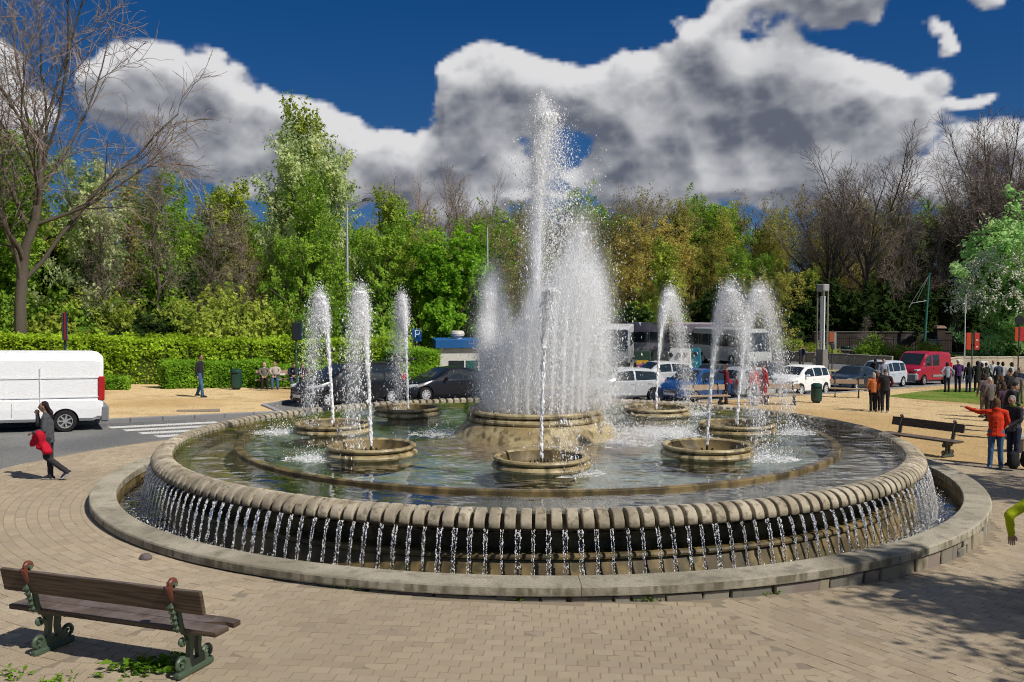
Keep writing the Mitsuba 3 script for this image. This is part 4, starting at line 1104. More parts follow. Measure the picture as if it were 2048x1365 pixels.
def car(key, s, x, y, head, sc=1.0, z=None):
    """s: dict with L, W, top / belt profiles, glass spans, wheels, colours. Front along +x before turning by head."""
    L, W, col = s['L'], s['W'], np.array(s['col'])
    top, belt = interp_prof(s['top']), interp_prof(s['belt'])
    hw0 = s.get('hw') or [(-L / 2, .80), (-L / 2 + .12, .90), (-L / 2 + .6, .985), (-.2, 1), (L / 2 - .9, .97), (L / 2 - .3, .86), (L / 2 - .08, .68), (L / 2, .52)]
    hw = interp_prof([(a, b * W / 2) for a, b in hw0])
    tumble, sill = s.get('tumble', .80), s.get('sill', .20)
    slope = -math.asin(np.clip((zg(x + math.cos(head), y + math.sin(head)) - zg(x - math.cos(head), y - math.sin(head))) / 2, -.2, .2))
    M0 = mat((x, y, (float(zg(x, y)) - .085) if z is None else z), head, sc, ry=slope)
    n0 = len(scene)

    def sec(px):
        zt, zb, w = float(top(px)), float(belt(px)), float(hw(px))
        zb = min(zb, zt - .02); g = np.clip((zt - zb) / .35, 0, 1); sh = 1 - (1 - tumble) * g
        zs = sill if abs(px) < L / 2 - .25 else sill + .06
        return [(w * .90, zs), (w * .985, zs + .10), (w, zs + (zb - zs) * .55), (w * .985, zb - .05), (w * .965, zb), (w * (.965 * .45 + sh * .55), zb + (zt - zb) * .50), (w * sh, zt - (zt - zb) * .16 - .02), (w * sh * .86, zt - .012), (w * sh * .5, zt + .012 * g), (0, zt + .016 * g)]
    xs = np.unique(np.concatenate([np.linspace(-L / 2, L / 2, 34), [p[0] for p in s['top']], [-L / 2 + .04, L / 2 - .03]]))
    rows = []
    for px in xs:
        S = sec(px); rows.append([(px, yy, zz) for yy, zz in S] + [(px, -yy, zz) for yy, zz in S[-2::-1]])
    m_ = len(rows[0]); v = np.array(rows).reshape(-1, 3); f = []
    for i in range(len(xs) - 1):
        for j in range(m_):
            a, b = i * m_ + j, i * m_ + (j + 1) % m_
            f += [(a, b, b + m_), (a, b + m_, a + m_)]
    e = (len(xs) - 1) * m_
    for j in range(1, m_ - 1):
        f += [(0, j + 1, j), (e, e + j, e + j + 1)]
    body = m3.Manifold(m3.Mesh(v.astype(np.float32), np.array(f, np.uint32)[:, ::-1]))
    if body.volume() < 0 or body.is_empty():
        body = m3.Manifold(m3.Mesh(v.astype(np.float32), np.array(f, np.uint32)))
    r = s['r']
    for wx in s['wheels']:
        for sd in (1, -1):
            cyl = m3.Manifold.cylinder(.5, r * 1.17, r * 1.17, 30).rotate([90, 0, 0]).translate([wx, sd * (W / 2 - .18) + .25, r])
            body = body - cyl
    mb = MB(); mb.mesh(body, col)
    bv, bf, bc = mb.arrays()
    low = bv[:, 2] < s.get('skirt', sill + .04); bc[low] = (.03, .03, .032)
    place(key + '__body', ply(bv, bf, bc, s.get('mat', 'gloss'), s.get('smooth', 28)), M0)
    under = MB(); under.box((0, 0, sill + .12), (L - .5, W - .46, .3), (.012, .012, .012)); under.put(key + '__underbody', 'matte', to=M0)

    def strip(x0, x1, pts, off, part, bsdf='dark_glass', colr=(.02, .02, .02), n=10, sides=(1, -1)):
        """A patch of the side surface between x0 and x1 from section heights pts(x)->(z0, z1)."""
        for sd in sides:
            g = []
            for px in np.linspace(x0, x1, n):
                S = np.array(sec(px)); z0, z1 = pts(px); zz = np.linspace(z0, max(z1, z0 + .002), 5)
                yy = np.interp(zz, S[:, 1], S[:, 0]); g.append(np.column_stack([np.full(5, px), sd * (yy + off), zz]))
            q = [(i * 5 + j, i * 5 + j + 1, (i + 1) * 5 + j + 1, (i + 1) * 5 + j) for i in range(n - 1) for j in range(4)]
            MB().add(np.vstack(g), q, colr).put(fresh(key + '__' + part), bsdf, True, M0)

    def cross(x0, x1, frac, off, part, bsdf='dark_glass', colr=(.02, .02, .02)):
        g = []
        for px in np.linspace(x0, x1, 9):
            S = sec(px); w = S[7][0] * frac; e_ = .012 * np.clip((S[8][1] - S[4][1]) / .35, 0, 1)
            for yy in np.linspace(-w, w, 9):
                d_ = np.interp(abs(yy), [p[0] for p in S[::-1]][:4], [p[1] for p in S[::-1]][:4]); g.append((px, yy, d_ + off))
        q = [(i * 9 + j, i * 9 + j + 1, (i + 1) * 9 + j + 1, (i + 1) * 9 + j) for i in range(8) for j in range(8)]
        MB().add(np.array(g), q, colr).put(fresh(key + '__' + part), bsdf, True, M0)
    for x0, x1 in s['glass']:
        strip(x0, x1, lambda px: (belt(px) + .03, min(top(px) - .10, belt(px) + (top(px) - belt(px)) * .84 - .02)), .007, 'side_window', sides=s.get('gside', (1, -1)))
    if s.get('ws'):
        cross(*s['ws'], .95, .010, 'windscreen')
    if s.get('rw'):
        cross(*s['rw'], .90, .010, 'rear_window')
    for sx in s.get('seams', ()):
        strip(sx - .006, sx + .006, lambda px: (sill + .16, belt(px) - .01), .003, 'door_gap', 'matte', (.02, .02, .02), 2)
    for sx in s.get('handles', ()):
        for sd in (1, -1):
            MB().box((sx, sd * (float(hw(sx)) + .012), float(belt(sx)) - .13), (.17, .03, .03), col * .9, ch=.01).put(fresh(key + '__door_handle'), 'satin', to=M0)
    for wx in s['wheels']:
        for sd in (1, -1):
            n1 = len(scene); k = wheel_parts(key, wx, sd * (W / 2 - .10), r, .20, sd, s.get('rim', (.55, .56, .58)), s.get('spokes', 7))
            for kk in (k, k + '__rim'):
                scene[kk]['to_world'] = T(M0)
    fx = L / 2
    for sd in (1, -1):
        hl = s.get('hl', (.34, .66, .14)); hx = fx - hl[0]
        P = []
        for px, dz in ((fx - .13, -.05), (fx - .10, .03), (fx - .10 - hl[0], .10), (fx - .12 - hl[0], .02)):
            w = float(hw(px)); P += [(px, sd * (w + .008), hl[1] + dz), (px + .05, sd * (w - .16), hl[1] + dz), (px - .15, sd * (w - .12), hl[1] + dz)]
        mb = MB(); mb.mesh(m3.Manifold.hull_points(np.array(P)), (.50, .53, .56)); mb.put(fresh(key + '__headlight'), 'gloss', 20, M0)
        tz0, tz1 = s.get('tl', (.75, 1.0)); w = float(hw(-L / 2 + .06))
        mb = MB(); mb.box((-L / 2 + .06, sd * (w - .07), (tz0 + tz1) / 2), (.20, .19, tz1 - tz0), (.42, .012, .015), ch=.03); mb.put(fresh(key + '__tail_light'), 'gloss', to=M0)
        if s.get('mirror'):
            mx, mz = s['mirror']; mb = MB(); w = float(hw(mx)); mb.box((mx, sd * (w + .10), mz), (.13, .21, .14), s.get('mcol', col), ch=.05); mb.put(fresh(key + '__wing_mirror'), 'gloss', 30, M0)
    gz = s.get('grille', (.42, .60)); wf = float(hw(fx - .02))
    mb = MB(); mb.box((fx - .045, 0, (gz[0] + gz[1]) / 2), (.12, wf * 1.5, gz[1] - gz[0]), (.02, .02, .022), ch=.03)
    for k in range(3):
        mb.box((fx + .018, 0, gz[0] + (gz[1] - gz[0]) * (k + .7) / 3.2), (.012, wf * 1.35, .012), (.4, .4, .42))
    mb.put(key + '__grille', 'satin', to=M0)
    mb = MB(); mb.box((fx - .02, 0, .34), (.10, wf * 1.9, .12), s.get('bump', (.02, .02, .022)), ch=.03); mb.put(fresh(key + '__bumper'), 'satin', to=M0); mb = MB(); mb.box((-fx + .01, 0, .42), (.10, W * .72, .2), s.get('bump', col * .9), ch=.03); mb.put(fresh(key + '__bumper'), 'satin', to=M0)
    mb = MB(); mb.box((fx + .04, 0, .42), (.012, .50, .11), (.78, .78, .76)); mb.put(fresh(key + '__number_plate'), 'satin', to=M0); mb = MB(); mb.box((-fx - .045, 0, .62), (.012, .5, .11), (.78, .78, .76)); mb.put(fresh(key + '__number_plate'), 'satin', to=M0)
    tag(key, s['label'], s.get('cat', 'car'), s.get('group'))
    return M0


def hatch(col, label, L=4.1, W=1.76, H=1.50, **k):
    l = L / 2
    d = dict(L=L, W=W, col=col, label=label, r=.31, wheels=(l - .80, -l + .75), tumble=.76, top=[(-l, .86), (-l + .05, .98), (-l + .30, H - .18), (-l + .75, H - .04), (-.25, H), (.35, H - .05), (l - 1.08, .98), (l - .45, .86), (l - .12, .70), (l, .52)],
             belt=[(-l, .84), (-l + .4, .98), (l - 1.1, .90), (l, .50)], glass=[(-l + .55, -.42), (-.33, .62)], ws=(l - 1.12, .40), rw=(-l + .06, -l + .32), seams=(.72, -.38, -1.25), handles=(-.2, -1.1), mirror=(.62, 1.0))
    d.update(k); return d


def saloon(col, label, L=4.7, W=1.84, H=1.44, **k):
    l = L / 2
    d = dict(L=L, W=W, col=col, label=label, r=.32, wheels=(l - .85, -l + .98), tumble=.74, top=[(-l, .80), (-l + .06, 1.0), (-l + .55, 1.05), (-l + 1.25, H - .10), (-.40, H), (.25, H - .06), (l - 1.32, .98), (l - .5, .84), (l - .12, .68), (l, .50)],
             belt=[(-l, .78), (-l + .5, .98), (l - 1.3, .90), (l, .48)], glass=[(-l + 1.10, -.38), (-.30, .55)], ws=(l - 1.36, .30), rw=(-l + .60, -l + 1.2), seams=(.75, -.34, -1.25), handles=(-.15, -1.05), mirror=(.62, .98))
    d.update(k); return d


def mpv(col, label, L=4.4, W=1.82, H=1.66, **k):
    l = L / 2
    d = dict(L=L, W=W, col=col, label=label, r=.32, wheels=(l - .84, -l + .80), tumble=.80, top=[(-l, .92), (-l + .04, 1.10), (-l + .22, H - .14), (-l + .55, H - .03), (-.3, H), (.45, H - .08), (l - .95, 1.06), (l - .4, .92), (l - .1, .74), (l, .54)],
             belt=[(-l, .90), (-l + .4, 1.02), (l - 1.0, .95), (l, .52)], glass=[(-l + .42, -l + 1.1), (-l + 1.18, -.15), (-.06, .82)], ws=(l - 1.0, .50), rw=(-l + .05, -l + .24), seams=(.95, -.12, -1.15), handles=(.05, -.95), mirror=(.85, 1.06))
    d.update(k); return d


HD = math.atan2(-.67, -.74)
car('black_minivan', mpv((.006, .007, .010), 'black minivan with its tailgate open at the edge of the gravel', 4.75, 1.86, 1.72, rw=None, rim=(.62, .63, .65), hl=(.5, .80, .1), bump=(.008, .008, .01), tl=(.95, 1.25)), -6.75, 38.75, math.atan2(-.72, -.70))
Mv = scene['black_minivan__body']['to_world']
mb = MB(); mb.box((-.52, 0, 0), (1.04, 1.36, .06), (.008, .009, .012), ch=.025); mb.box((-.45, 0, -.034), (.6, 1.0, .012), (.03, .035, .04)); mb.put('black_minivan__tailgate', 'gloss', to=np.array(Mv.matrix) @ mat((-2.15, 0, 1.70), 0, 1, 0, .12))
car('black_saloon', saloon((.007, .008, .012), 'long black saloon car parked behind the fountain beside the minivan', 4.85, 1.87, 1.45, rim=(.5, .5, .52), bump=(.01, .01, .012), spokes=10), -2.95, 42.0, math.atan2(-.60, -.80))
car('silver_car', hatch((.42, .44, .46), 'small silver car seen from the side just behind the splashing water', 4.15, 1.75, 1.50, bump=(.40, .42, .44)), 4.9, 43.4, math.atan2(-.35, -.93) )
car('silver_car_001', hatch((.46, .48, .50), 'silver estate car parked behind the small silver car in front of the recycling bins', 4.45, 1.77, 1.52, rw=(-2.15, -1.95), bump=(.1, .1, .1)), 8.4, 54.6, math.atan2(-.45, -.9))
car('blue_car', hatch((.008, .05, .17), 'bright blue hatchback parked behind the bench', 4.3, 1.80, 1.50, bump=(.008, .03, .1)), 8.35, 43.6, HD + .12)
car('grey_car', hatch((.30, .32, .345), 'silver grey rounded hatchback parked in front of the white car', 3.95, 1.72, 1.56, bump=(.28, .30, .32)), 11.7, 46.4, HD + PI - .05)
car('white_car', mpv((.78, .79, .78), 'white compact car with dark windows parked behind the bench and the green bin', 4.34, 1.80, 1.57, rim=(.6, .61, .63), hl=(.45, .74, .1), bump=(.62, .62, .62), grille=(.46, .62)), 15.15, 50.2, HD + .06)
car('dark_car', saloon((.018, .030, .048), 'dark blue grey saloon parked between the white car and the silver minivan', 4.6, 1.80, 1.45, bump=(.018, .028, .045)), 19.9, 55.2, HD + .02)
car('silver_minivan', mpv((.43, .47, .53), 'tall silver blue minivan parked in front of the red van', 4.5, 1.78, 1.68, bump=(.34, .37, .42), seams=(.9, -.15, -1.2)), 23.4, 60.4, HD)
car('dark_car_001', hatch((.02, .028, .05), 'dark blue car parked behind the grey hatchback', 4.2, 1.76, 1.48, bump=(.02, .02, .03)), 15.2, 57.5, HD + .1)
car('dark_car_002', hatch((.03, .035, .038), 'dark grey green car behind the blue hatchback', 4.2, 1.76, 1.48, bump=(.03, .03, .03)), 11.1, 52.4, HD + .1)
l = 2.48
red_van = dict(L=4.96, W=2.05, col=(.30, .012, .030), label='dark red delivery van with a grey bumper at the end of the row of cars', cat='van', r=.34, wheels=(l - .92, -l + 1.0), tumble=.90, sill=.26, top=[(-l, 2.05), (-l + .06, 2.20), (-1.0, 2.25), (.55, 2.22), (1.0, 2.10), (1.78, 1.30), (2.25, 1.12), (2.42, .95), (l, .6)],
               belt=[(-l, 1.28), (.9, 1.26), (1.8, 1.12), (2.3, .95), (l, .55)], glass=[(-.62, .32), (.50, 1.28)], ws=(1.74, 1.02), rw=None, seams=(.42, -.75), handles=(.3,), mirror=(1.25, 1.42), mcol=(.02, .02, .02), bump=(.24, .25, .26), hl=(.35, 1.0, .2), tl=(.9, 1.5), rim=(.3, .3, .31), hw=[(-l, .95), (-l + .1, 1), (1.4, .98), (2.2, .90), (2.4, .82), (l, .70)])
car('red_van', red_van, 28.0, 65.0, HD - .02)
Mr = np.array(scene['red_van__body']['to_world'].matrix)
mb = MB(); mb.box((2.35, 0, .55), (.34, 1.88, .50), (.25, .26, .27), ch=.1); mb.put('red_van__front_cladding', 'satin', to=Mr)
for sd in (1, -1):
    mb = MB(); mb.box((-.7, sd * 1.03, .62), (2.2, .03, .14), (.24, .25, .26), ch=.01); mb.put(fresh('red_van__side_strip'), 'satin', to=Mr)
l = 3.0
white_van = dict(smooth=False, mat='satin', L=6.0, W=2.08, col=(.80, .81, .82), label='long white delivery van cut off by the left edge of the picture', cat='van', r=.35, wheels=(l - 1.0, -l + 1.12), tumble=.93, sill=.34, skirt=.30, top=[(-l, 2.40), (-l + .10, 2.50), (-l + .3, 2.54), (1.3, 2.54), (1.8, 2.40), (2.45, 1.45), (2.85, 1.25), (l, .7)],
                 belt=[(-l, 1.05), (1.5, 1.08), (2.4, 1.0), (2.8, .95), (l, .6)], glass=[(1.15, 2.0)], ws=(2.42, 1.8), rw=None, seams=(1.0, -.35), handles=(1.2,), mirror=(2.0, 1.5), mcol=(.03, .03, .03), bump=(.14, .15, .16), hl=(.35, 1.0, .2), tl=(1.00, 1.78), rim=(.3, .3, .3), hw=[(-l, .955), (-l + .08, 1), (2.2, .98), (2.7, .9), (l, .72)])
wv = car('white_van', white_van, -15.15, 27.95, math.atan2(-.46, -.89), .92)
mb = MB(); mb.box((-l - .05, 0, .56), (.24, 2.06, .50), (.17, .18, .19), ch=.04); mb.put('white_van__rear_bumper', 'satin', to=wv)
mb = MB()
for sd in (1, -1):
    mb.box((-.4, sd * 1.036, 1.12), (5.0, .012, .02), (.66, .67, .68)); mb.box((-.4, sd * 1.028, 1.75), (5.0, .012, .02), (.70, .70, .71)); mb.box((-1.15, sd * 1.039, 1.3), (.02, .012, 1.6), (.66, .66, .66))
mb.put('white_van__body_crease', 'satin', to=wv)
mb = MB()
for sd in (1, -1):
    mb.box((-l + .11, sd * 1.0, 1.38), (.06, .06, .22), (.75, .75, .75), ch=.01)
mb.put('white_van__reversing_light', 'gloss', to=wv)


# coaches
def coach(key, x, y, head, L, W, H, col, roofcol, label, hatch_open=False):
    M = mat((x, y, float(zg(x, y)) - .085), head); tag(key, label, 'coach')
    R_ = MB(); pts = []
    prof = [(-L / 2, .45), (-L / 2, H - .35), (-L / 2 + .25, H - .05), (L / 2 - .9, H), (L / 2 - .35, H - .22), (L / 2 - .04, 1.5), (L / 2, 1.0), (L / 2 - .03, .40)]
    P = Polygon(prof).buffer(-.10).buffer(.10, 6)
    o = np.array(P.exterior.coords)[:-1]
    hull = [(px, sd * (W / 2 - ins), pz) for px, pz in o for sd, ins in ((1, .14), (-1, .14))] + [(px * (1 - .08 / (L / 2)), sd * W / 2, .45 + (pz - .45) * .95 + .04) for px, pz in o for sd in (1, -1)]
    body = m3.Manifold.hull_points(np.array(hull))
    for wx in (L / 2 - 2.6, -L / 2 + 3.0):
        for sd in (1, -1):
            body = body - m3.Manifold.cylinder(.7, .58, .58, 28).rotate([90, 0, 0]).translate([wx, sd * (W / 2 - .2) + .35, .50])
    R_.mesh(body, col); v, f, c = R_.arrays(); c[v[:, 2] > H - .30] = roofcol
    place(key + '__body', ply(v, f, c, 'gloss', 25), M)
    for sd in (1, -1):
        n = int((L - 2.2) / 1.45)
        for i in range(n):
            mb = MB(); mb.box((-L / 2 + .6 + (i + .5) * (L - 1.9) / n, sd * (W / 2 + .004), 2.28), ((L - 1.9) / n - .05, .02, 1.05), (.02, .02, .02), ch=.005); mb.put(fresh(key + '__side_window'), 'dark_glass', to=M)
        mb = MB(); mb.box((0, sd * (W / 2 + .003), 1.0), (L - 6.2, .014, .62), np.array(col) * .82, ch=.004); mb.put(fresh(key + '__luggage_flap'), 'satin', to=M)
    a, b = (L / 2 - .05, 1.42), (L / 2 - .36, H - .30)
    mb = MB(); d = math.atan2(a[0] - b[0], b[1] - a[1]); mb.box((0, 0, 0), (.05, W - .34, math.hypot(a[0] - b[0], a[1] - b[1])), (.02, .02, .02), mat(((a[0] + b[0]) / 2 + .01, 0, (a[1] + b[1]) / 2), 0, 1, 0, -d), ch=.02); mb.put(key + '__windscreen', 'dark_glass', to=M)
    mb = MB(); mb.box((-L / 2 - .005, 0, 2.3), (.03, W - .5, 1.1), (.02, .02, .02), ch=.01); mb.put(key + '__rear_window', 'dark_glass', to=M)
    for wx in (L / 2 - 2.6, -L / 2 + 3.0):
        for sd in (1, -1):
            k = wheel_parts(key, wx, sd * (W / 2 - .2), .50, .3, sd, (.5, .5, .5), 8)
            for kk in (k, k + '__rim'):
                scene[kk]['to_world'] = T(M)
    for sd in (1, -1):
        mb = MB(); mb.box((L / 2 - .05, sd * (W / 2 - .32), .95), (.10, .42, .22), (.62, .64, .66), ch=.04); mb.put(fresh(key + '__headlight'), 'gloss', to=M)
        mb = MB(); mb.box((-L / 2 + .01, sd * (W / 2 - .16), 1.2), (.06, .16, .55), (.5, .10, .01), ch=.02); mb.put(fresh(key + '__tail_light'), 'gloss', to=M)
        mb = MB(); mb.tube([(L / 2 - .35, sd * (W / 2 - .1), H - .45), (L / 2 + .15, sd * (W / 2 + .12), H - .5), (L / 2 + .2, sd * (W / 2 + .16), H - .75)], .03, (.03, .03, .03), 6); mb.box((L / 2 + .2, sd * (W / 2 + .16), H - .98), (.12, .22, .45), (.03, .03, .03), ch=.04); mb.put(fresh(key + '__wing_mirror'), 'satin', to=M)
    mb = MB(); mb.box((L / 2 - .01, 0, .55), (.08, W - .4, .16), (.05, .05, .05), ch=.03); mb.put(key + '__bumper', 'satin', to=M)
    return M


coach('coach', 9.6, 86, math.radians(-99), 11.5, 2.5, 3.55, (.20, .21, .22), (.50, .51, .52), 'silver coach seen head on behind the right side of the plume')
Mc = coach('coach_001', 17.4, 92.5, math.radians(-24), 12.2, 2.5, 3.75, (.20, .21, .215), (.36, .30, .36), 'long grey coach with a mauve roof parked side on behind the silver coach')
coach('coach_002', 19.9, 88.0, math.radians(-70), 10.5, 2.5, 3.4, (.46, .47, .45), (.42, .43, .42), 'white coach with a pale front beside the group of people in the car park')
car('open_boot_van', mpv((.35, .36, .38), 'grey van with its tailgate raised among the people by the coaches', 4.6, 1.9, 1.9, rw=None, bump=(.1, .1, .1)), 23.8, 92.4, math.radians(55))
Mo = np.array(scene['open_boot_van__body']['to_world'].matrix)
mb = MB(); mb.box((-.62, 0, 0), (1.25, 1.6, .06), (.50, .52, .54), ch=.025); mb.box((-.60, 0, .035), (.9, 1.25, .012), (.03, .04, .05)); mb.put('open_boot_van__tailgate', 'gloss', to=Mo @ mat((-2.2, 0, 1.88), 0, 1, 0, -.22))
mb = MB(); mb.box((-2.25, 0, .95), (.1, 1.3, .62), (.45, .03, .16), ch=.05); mb.put('open_boot_van__load', 'satin', to=Mo)
# ---------------------------------------------------------------- benches and street furniture
def scroll(R_, turns, n=26, dirn=1, a0=0.):
    t = np.linspace(0, 1, n); a = a0 + dirn * turns * 2 * PI * t; r = R_ * (1 - .82 * t)
    return np.column_stack([r * np.cos(a), r * np.sin(a)])


def bench(key, x, y, head, L=2.25, label='', iron=(.055, .085, .052), knob=None, wood='bench_wood', group=None, broken=False, span=1.62):
    """Seat looks along +y before turning by head. Two seat planks, one back plank, two cast iron frames with scrolls."""
    M = mat((x, y, float(zg(x, y))), head); tag(key, label, 'bench', group)
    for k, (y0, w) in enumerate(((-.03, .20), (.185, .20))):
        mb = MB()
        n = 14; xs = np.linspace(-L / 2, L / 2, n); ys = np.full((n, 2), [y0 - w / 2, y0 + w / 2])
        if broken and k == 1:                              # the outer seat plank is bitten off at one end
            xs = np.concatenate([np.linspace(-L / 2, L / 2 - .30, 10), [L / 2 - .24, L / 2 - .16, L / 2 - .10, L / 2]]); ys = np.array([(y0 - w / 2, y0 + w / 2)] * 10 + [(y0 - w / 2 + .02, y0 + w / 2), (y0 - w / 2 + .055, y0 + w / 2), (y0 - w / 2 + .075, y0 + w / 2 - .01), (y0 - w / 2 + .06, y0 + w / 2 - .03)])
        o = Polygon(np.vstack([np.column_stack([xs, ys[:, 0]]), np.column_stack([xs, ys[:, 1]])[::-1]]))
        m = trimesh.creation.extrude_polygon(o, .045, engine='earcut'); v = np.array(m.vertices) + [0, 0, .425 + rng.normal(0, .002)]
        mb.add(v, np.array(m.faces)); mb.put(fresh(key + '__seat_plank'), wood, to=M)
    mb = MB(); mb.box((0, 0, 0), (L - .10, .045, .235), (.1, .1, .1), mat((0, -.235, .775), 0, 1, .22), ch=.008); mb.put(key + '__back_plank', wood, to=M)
    for sx in (-span / 2, span / 2):
        F = fresh(key + '__iron_frame'); mb = MB(); ic = np.array(iron); c3 = lambda yz: np.column_stack([np.full(len(yz), sx), yz[:, 0], yz[:, 1]])
        def bar(p, r, col=ic, k=8):
            mb.tube(c3(np.array(p, float)), r, col, k)
        # foot plate, waisted pillar, seat bearer
        mb.box((sx, .05, .035), (.085, .52, .07), ic, ch=.02)
        pil = Polygon([(-.13, .06), (.23, .06), (.20, .12), (.14, .16), (.125, .24), (.14, .32), (.22, .40), (.24, .425), (-.10, .425), (-.06, .36), (-.035, .26), (-.05, .17), (-.11, .12)])
        hole = Polygon([(.0, .13), (.09, .13), (.075, .24), (.09, .33), (.03, .35), (.015, .24)])
        m = trimesh.creation.extrude_polygon(pil.difference(hole), .05, engine='earcut'); v = np.array(m.vertices); mb.add(np.column_stack([v[:, 2] - .025 + sx, v[:, 0], v[:, 1]]), np.array(m.faces)[:, ::-1], ic)
        for cy, cz, R_, a0, dr_ in ((-.145, .125, .075, -.3, 1), (.245, .125, .075, PI + .3, -1), (.235, .345, .055, PI, 1), (-.12, .345, .04, 0, -1)):
            s_ = scroll(R_, 1.35, 22, dr_, a0); bar(s_ + [cy, cz], np.linspace(.026, .014, 22), ic * 1.1, 6)
        # back stay: rises from the seat, leaf work, curled head
        stay = [(-.10, .42), (-.15, .52), (-.165, .62), (-.185, .72), (-.225, .82), (-.255, .90)]
        bar(stay, [.028, .034, .03, .024, .028, .03], ic, 8)
        for i in range(5):
            yy, zz = np.interp(i, range(5), [-.165, -.185, -.195, -.215, -.235]), .46 + i * .055; mb.tube([(sx, yy - .02, zz), (sx - .018, yy - .045, zz + .035), (sx, yy - .03, zz + .07)], [.016, .02, .006], ic * (1.1 if i % 2 else .85), 6); mb.tube([(sx + .0, yy - .02, zz), (sx + .018, yy - .045, zz + .035), (sx, yy - .03, zz + .07)], [.016, .02, .006], ic, 6)
        mb.put(F, 'satin', 40, M)
        hb = MB(); kc = np.array(knob if knob is not None else iron)
        st = np.array([(-.212, .72), (-.240, .79), (-.275, .86), (-.300, .915)]); hb.tube(c3(st), [.026, .030, .032, .032], kc, 8)
        s_ = scroll(.045, 1.1, 20, 1, -.2); hb.tube(c3(s_ + [-.275 + .02, .925]), np.linspace(.030, .016, 20), kc, 8); hb.tube([(sx - .05, -.25, .925), (sx + .05, -.25, .925)], .02, ic * 1.4, 8)
        hb.put(F + '__scroll_head', 'satin', 40, M)


bench('bench', -3.86, 9.18, math.atan2(-.60, 1.7), 2.48, 'dark wooden bench with red topped green iron frames at the lower left', knob=(.14, .042, .026), broken=True, span=1.72)
bench('bench_001', 11.22, 25.9, math.atan2(.85, -.53) , 2.3, 'old dark bench on the gravel behind the fountain beside the woman in red', iron=(.05, .055, .04), knob=(.07, .045, .03))
scene['pale_bench_wood'] = pr(rgb(.33, .235, .155), .7)
bench('bench_002', 11.7, 41.3, PI - .05, 1.85, 'pale wooden bench on the gravel in front of the white car', iron=(.04, .042, .035), wood='pale_bench_wood', span=1.15)
bench('bench_003', 16.6, 47.0, PI - .30, 1.7, 'pale wooden bench on the gravel in front of the dark saloon', iron=(.04, .042, .035), wood='pale_bench_wood', span=1.1)
bench('bench_004', 8.2, 39.7, PI + .2, 1.8, 'pale wooden bench in front of the bright blue hatchback', iron=(.04, .042, .035), wood='pale_bench_wood', span=1.1)
bench('bench_005', -11.1, 46.1, PI + .28, 2.7, 'bench with four seated people in front of the low hedge', iron=(.04, .05, .04), wood='pale_bench_wood', span=1.9)
# stone bench at the right edge
mb = MB(); mb.box((0, 0, .44), (1.9, .5, .10), (.30, .29, .27), ch=.02); mb.put('stone_bench__seat', 'matte', to=mat(on(14.9, 26.6), .1)); mb = MB(); mb.box((-.6, 0, .2), (.2, .4, .42), (.26, .25, .23), ch=.02); mb.put('stone_bench__leg', 'matte', to=mat(on(14.9, 26.6), .1)); mb = MB(); mb.box((.6, 0, .2), (.2, .4, .42), (.26, .25, .23), ch=.02); mb.put('stone_bench__leg_001', 'matte', to=mat(on(14.9, 26.6), .1))
tag('stone_bench', 'grey stone bench at the right edge behind the man with the black jacket', 'bench')


def litter_bin(key, x, y, h, r, label):
    M = mat(on(x, y)); tag(key, label, 'litter bin'); g = np.array((.010, .045, .032))
    mb = MB(); mb.lathe([(0, .06), (r * .86, .06), (r * .98, .10), (r, .16), (r * 1.0, h * .80), (r * .97, h * .84)], 36, g)
    for i in range(18):
        a = i * 2 * PI / 18; mb.box((r * 1.0, 0, h * .48), (.014, r * .2, h * .62), g * 1.2, mat(rz=a), ch=.004)
    mb.put(key + '__body', 'gloss', 40, M)
    MB().lathe([(r * 1.05, h * .83), (r * 1.07, h * .87), (r * .98, h * .95), (r * .6, h), (0, h * 1.01)], 36, g * 1.15).put(key + '__lid', 'gloss', 40, M)
    MB().lathe([(0, 0), (r * .7, 0), (r * .7, .08), (0, .08)], 24, (.03, .03, .03)).put(key + '__foot', 'matte', 40, M)
    mb = MB(); mb.box((0, -r * .98, h * .80), (r * 1.1, .04, .07), (.006, .006, .006), ch=.01); mb.put(key + '__slot', 'matte', to=M)


litter_bin('litter_bin', -13.0, 44.7, .98, .255, 'dark green litter bin in front of the low hedge left of the seated people')
litter_bin('litter_bin_001', 13.75, 42.8, .88, .235, 'dark green litter bin on the gravel in front of the white car')
litter_bin('litter_bin_002', 36.4, 103.5, 1.2, .5, 'green bin standing at the car park wall behind the lamp column')


def lamp_post(key, x, y, h, arm, label):
    M = mat(on(x, y)); tag(key, label, 'street lamp'); g = (.42, .44, .46)
    MB().tube([(0, 0, -.1), (0, 0, .9), (0, 0, 1.0), (0, 0, h)], [.115, .11, .085, .05], g, 12).put(key + '__pole', 'satin', 40, M)
    MB().tube([(0, 0, h - .06), (arm * .5, 0, h + .14), (arm, 0, h + .30)], .035, (.20, .20, .20), 8).put(key + '__arm', 'satin', 40, M)
    P = [(arm - .12, sy * .05, h + .26 + e) for sy in (1, -1) for e in (0, .10)] + [(arm + .12, sy * .14, h + .26 + e) for sy in (1, -1) for e in (.02, .2)] + [(arm + .42, sy * .10, h + .34 + e) for sy in (1, -1) for e in (0, .10)]
    mb = MB(); mb.mesh(m3.Manifold.hull_points(np.array(P)), (.10, .10, .11)); mb.put(key + '__lantern', 'satin', 20, M)
    mb = MB(); mb.box((arm + .22, 0, h + .285), (.28, .17, .03), (.6, .6, .58), ch=.01); mb.put(key + '__lens', 'gloss', to=M)


lamp_post('street_lamp', -9.5, 55, 10.05, 1.0, 'tall grey street lamp in front of the wood left of the plume')
lamp_post('street_lamp_001', -1.6, 62, 9.75, 1.0, 'tall grey street lamp between the round chestnut tree and the plume')

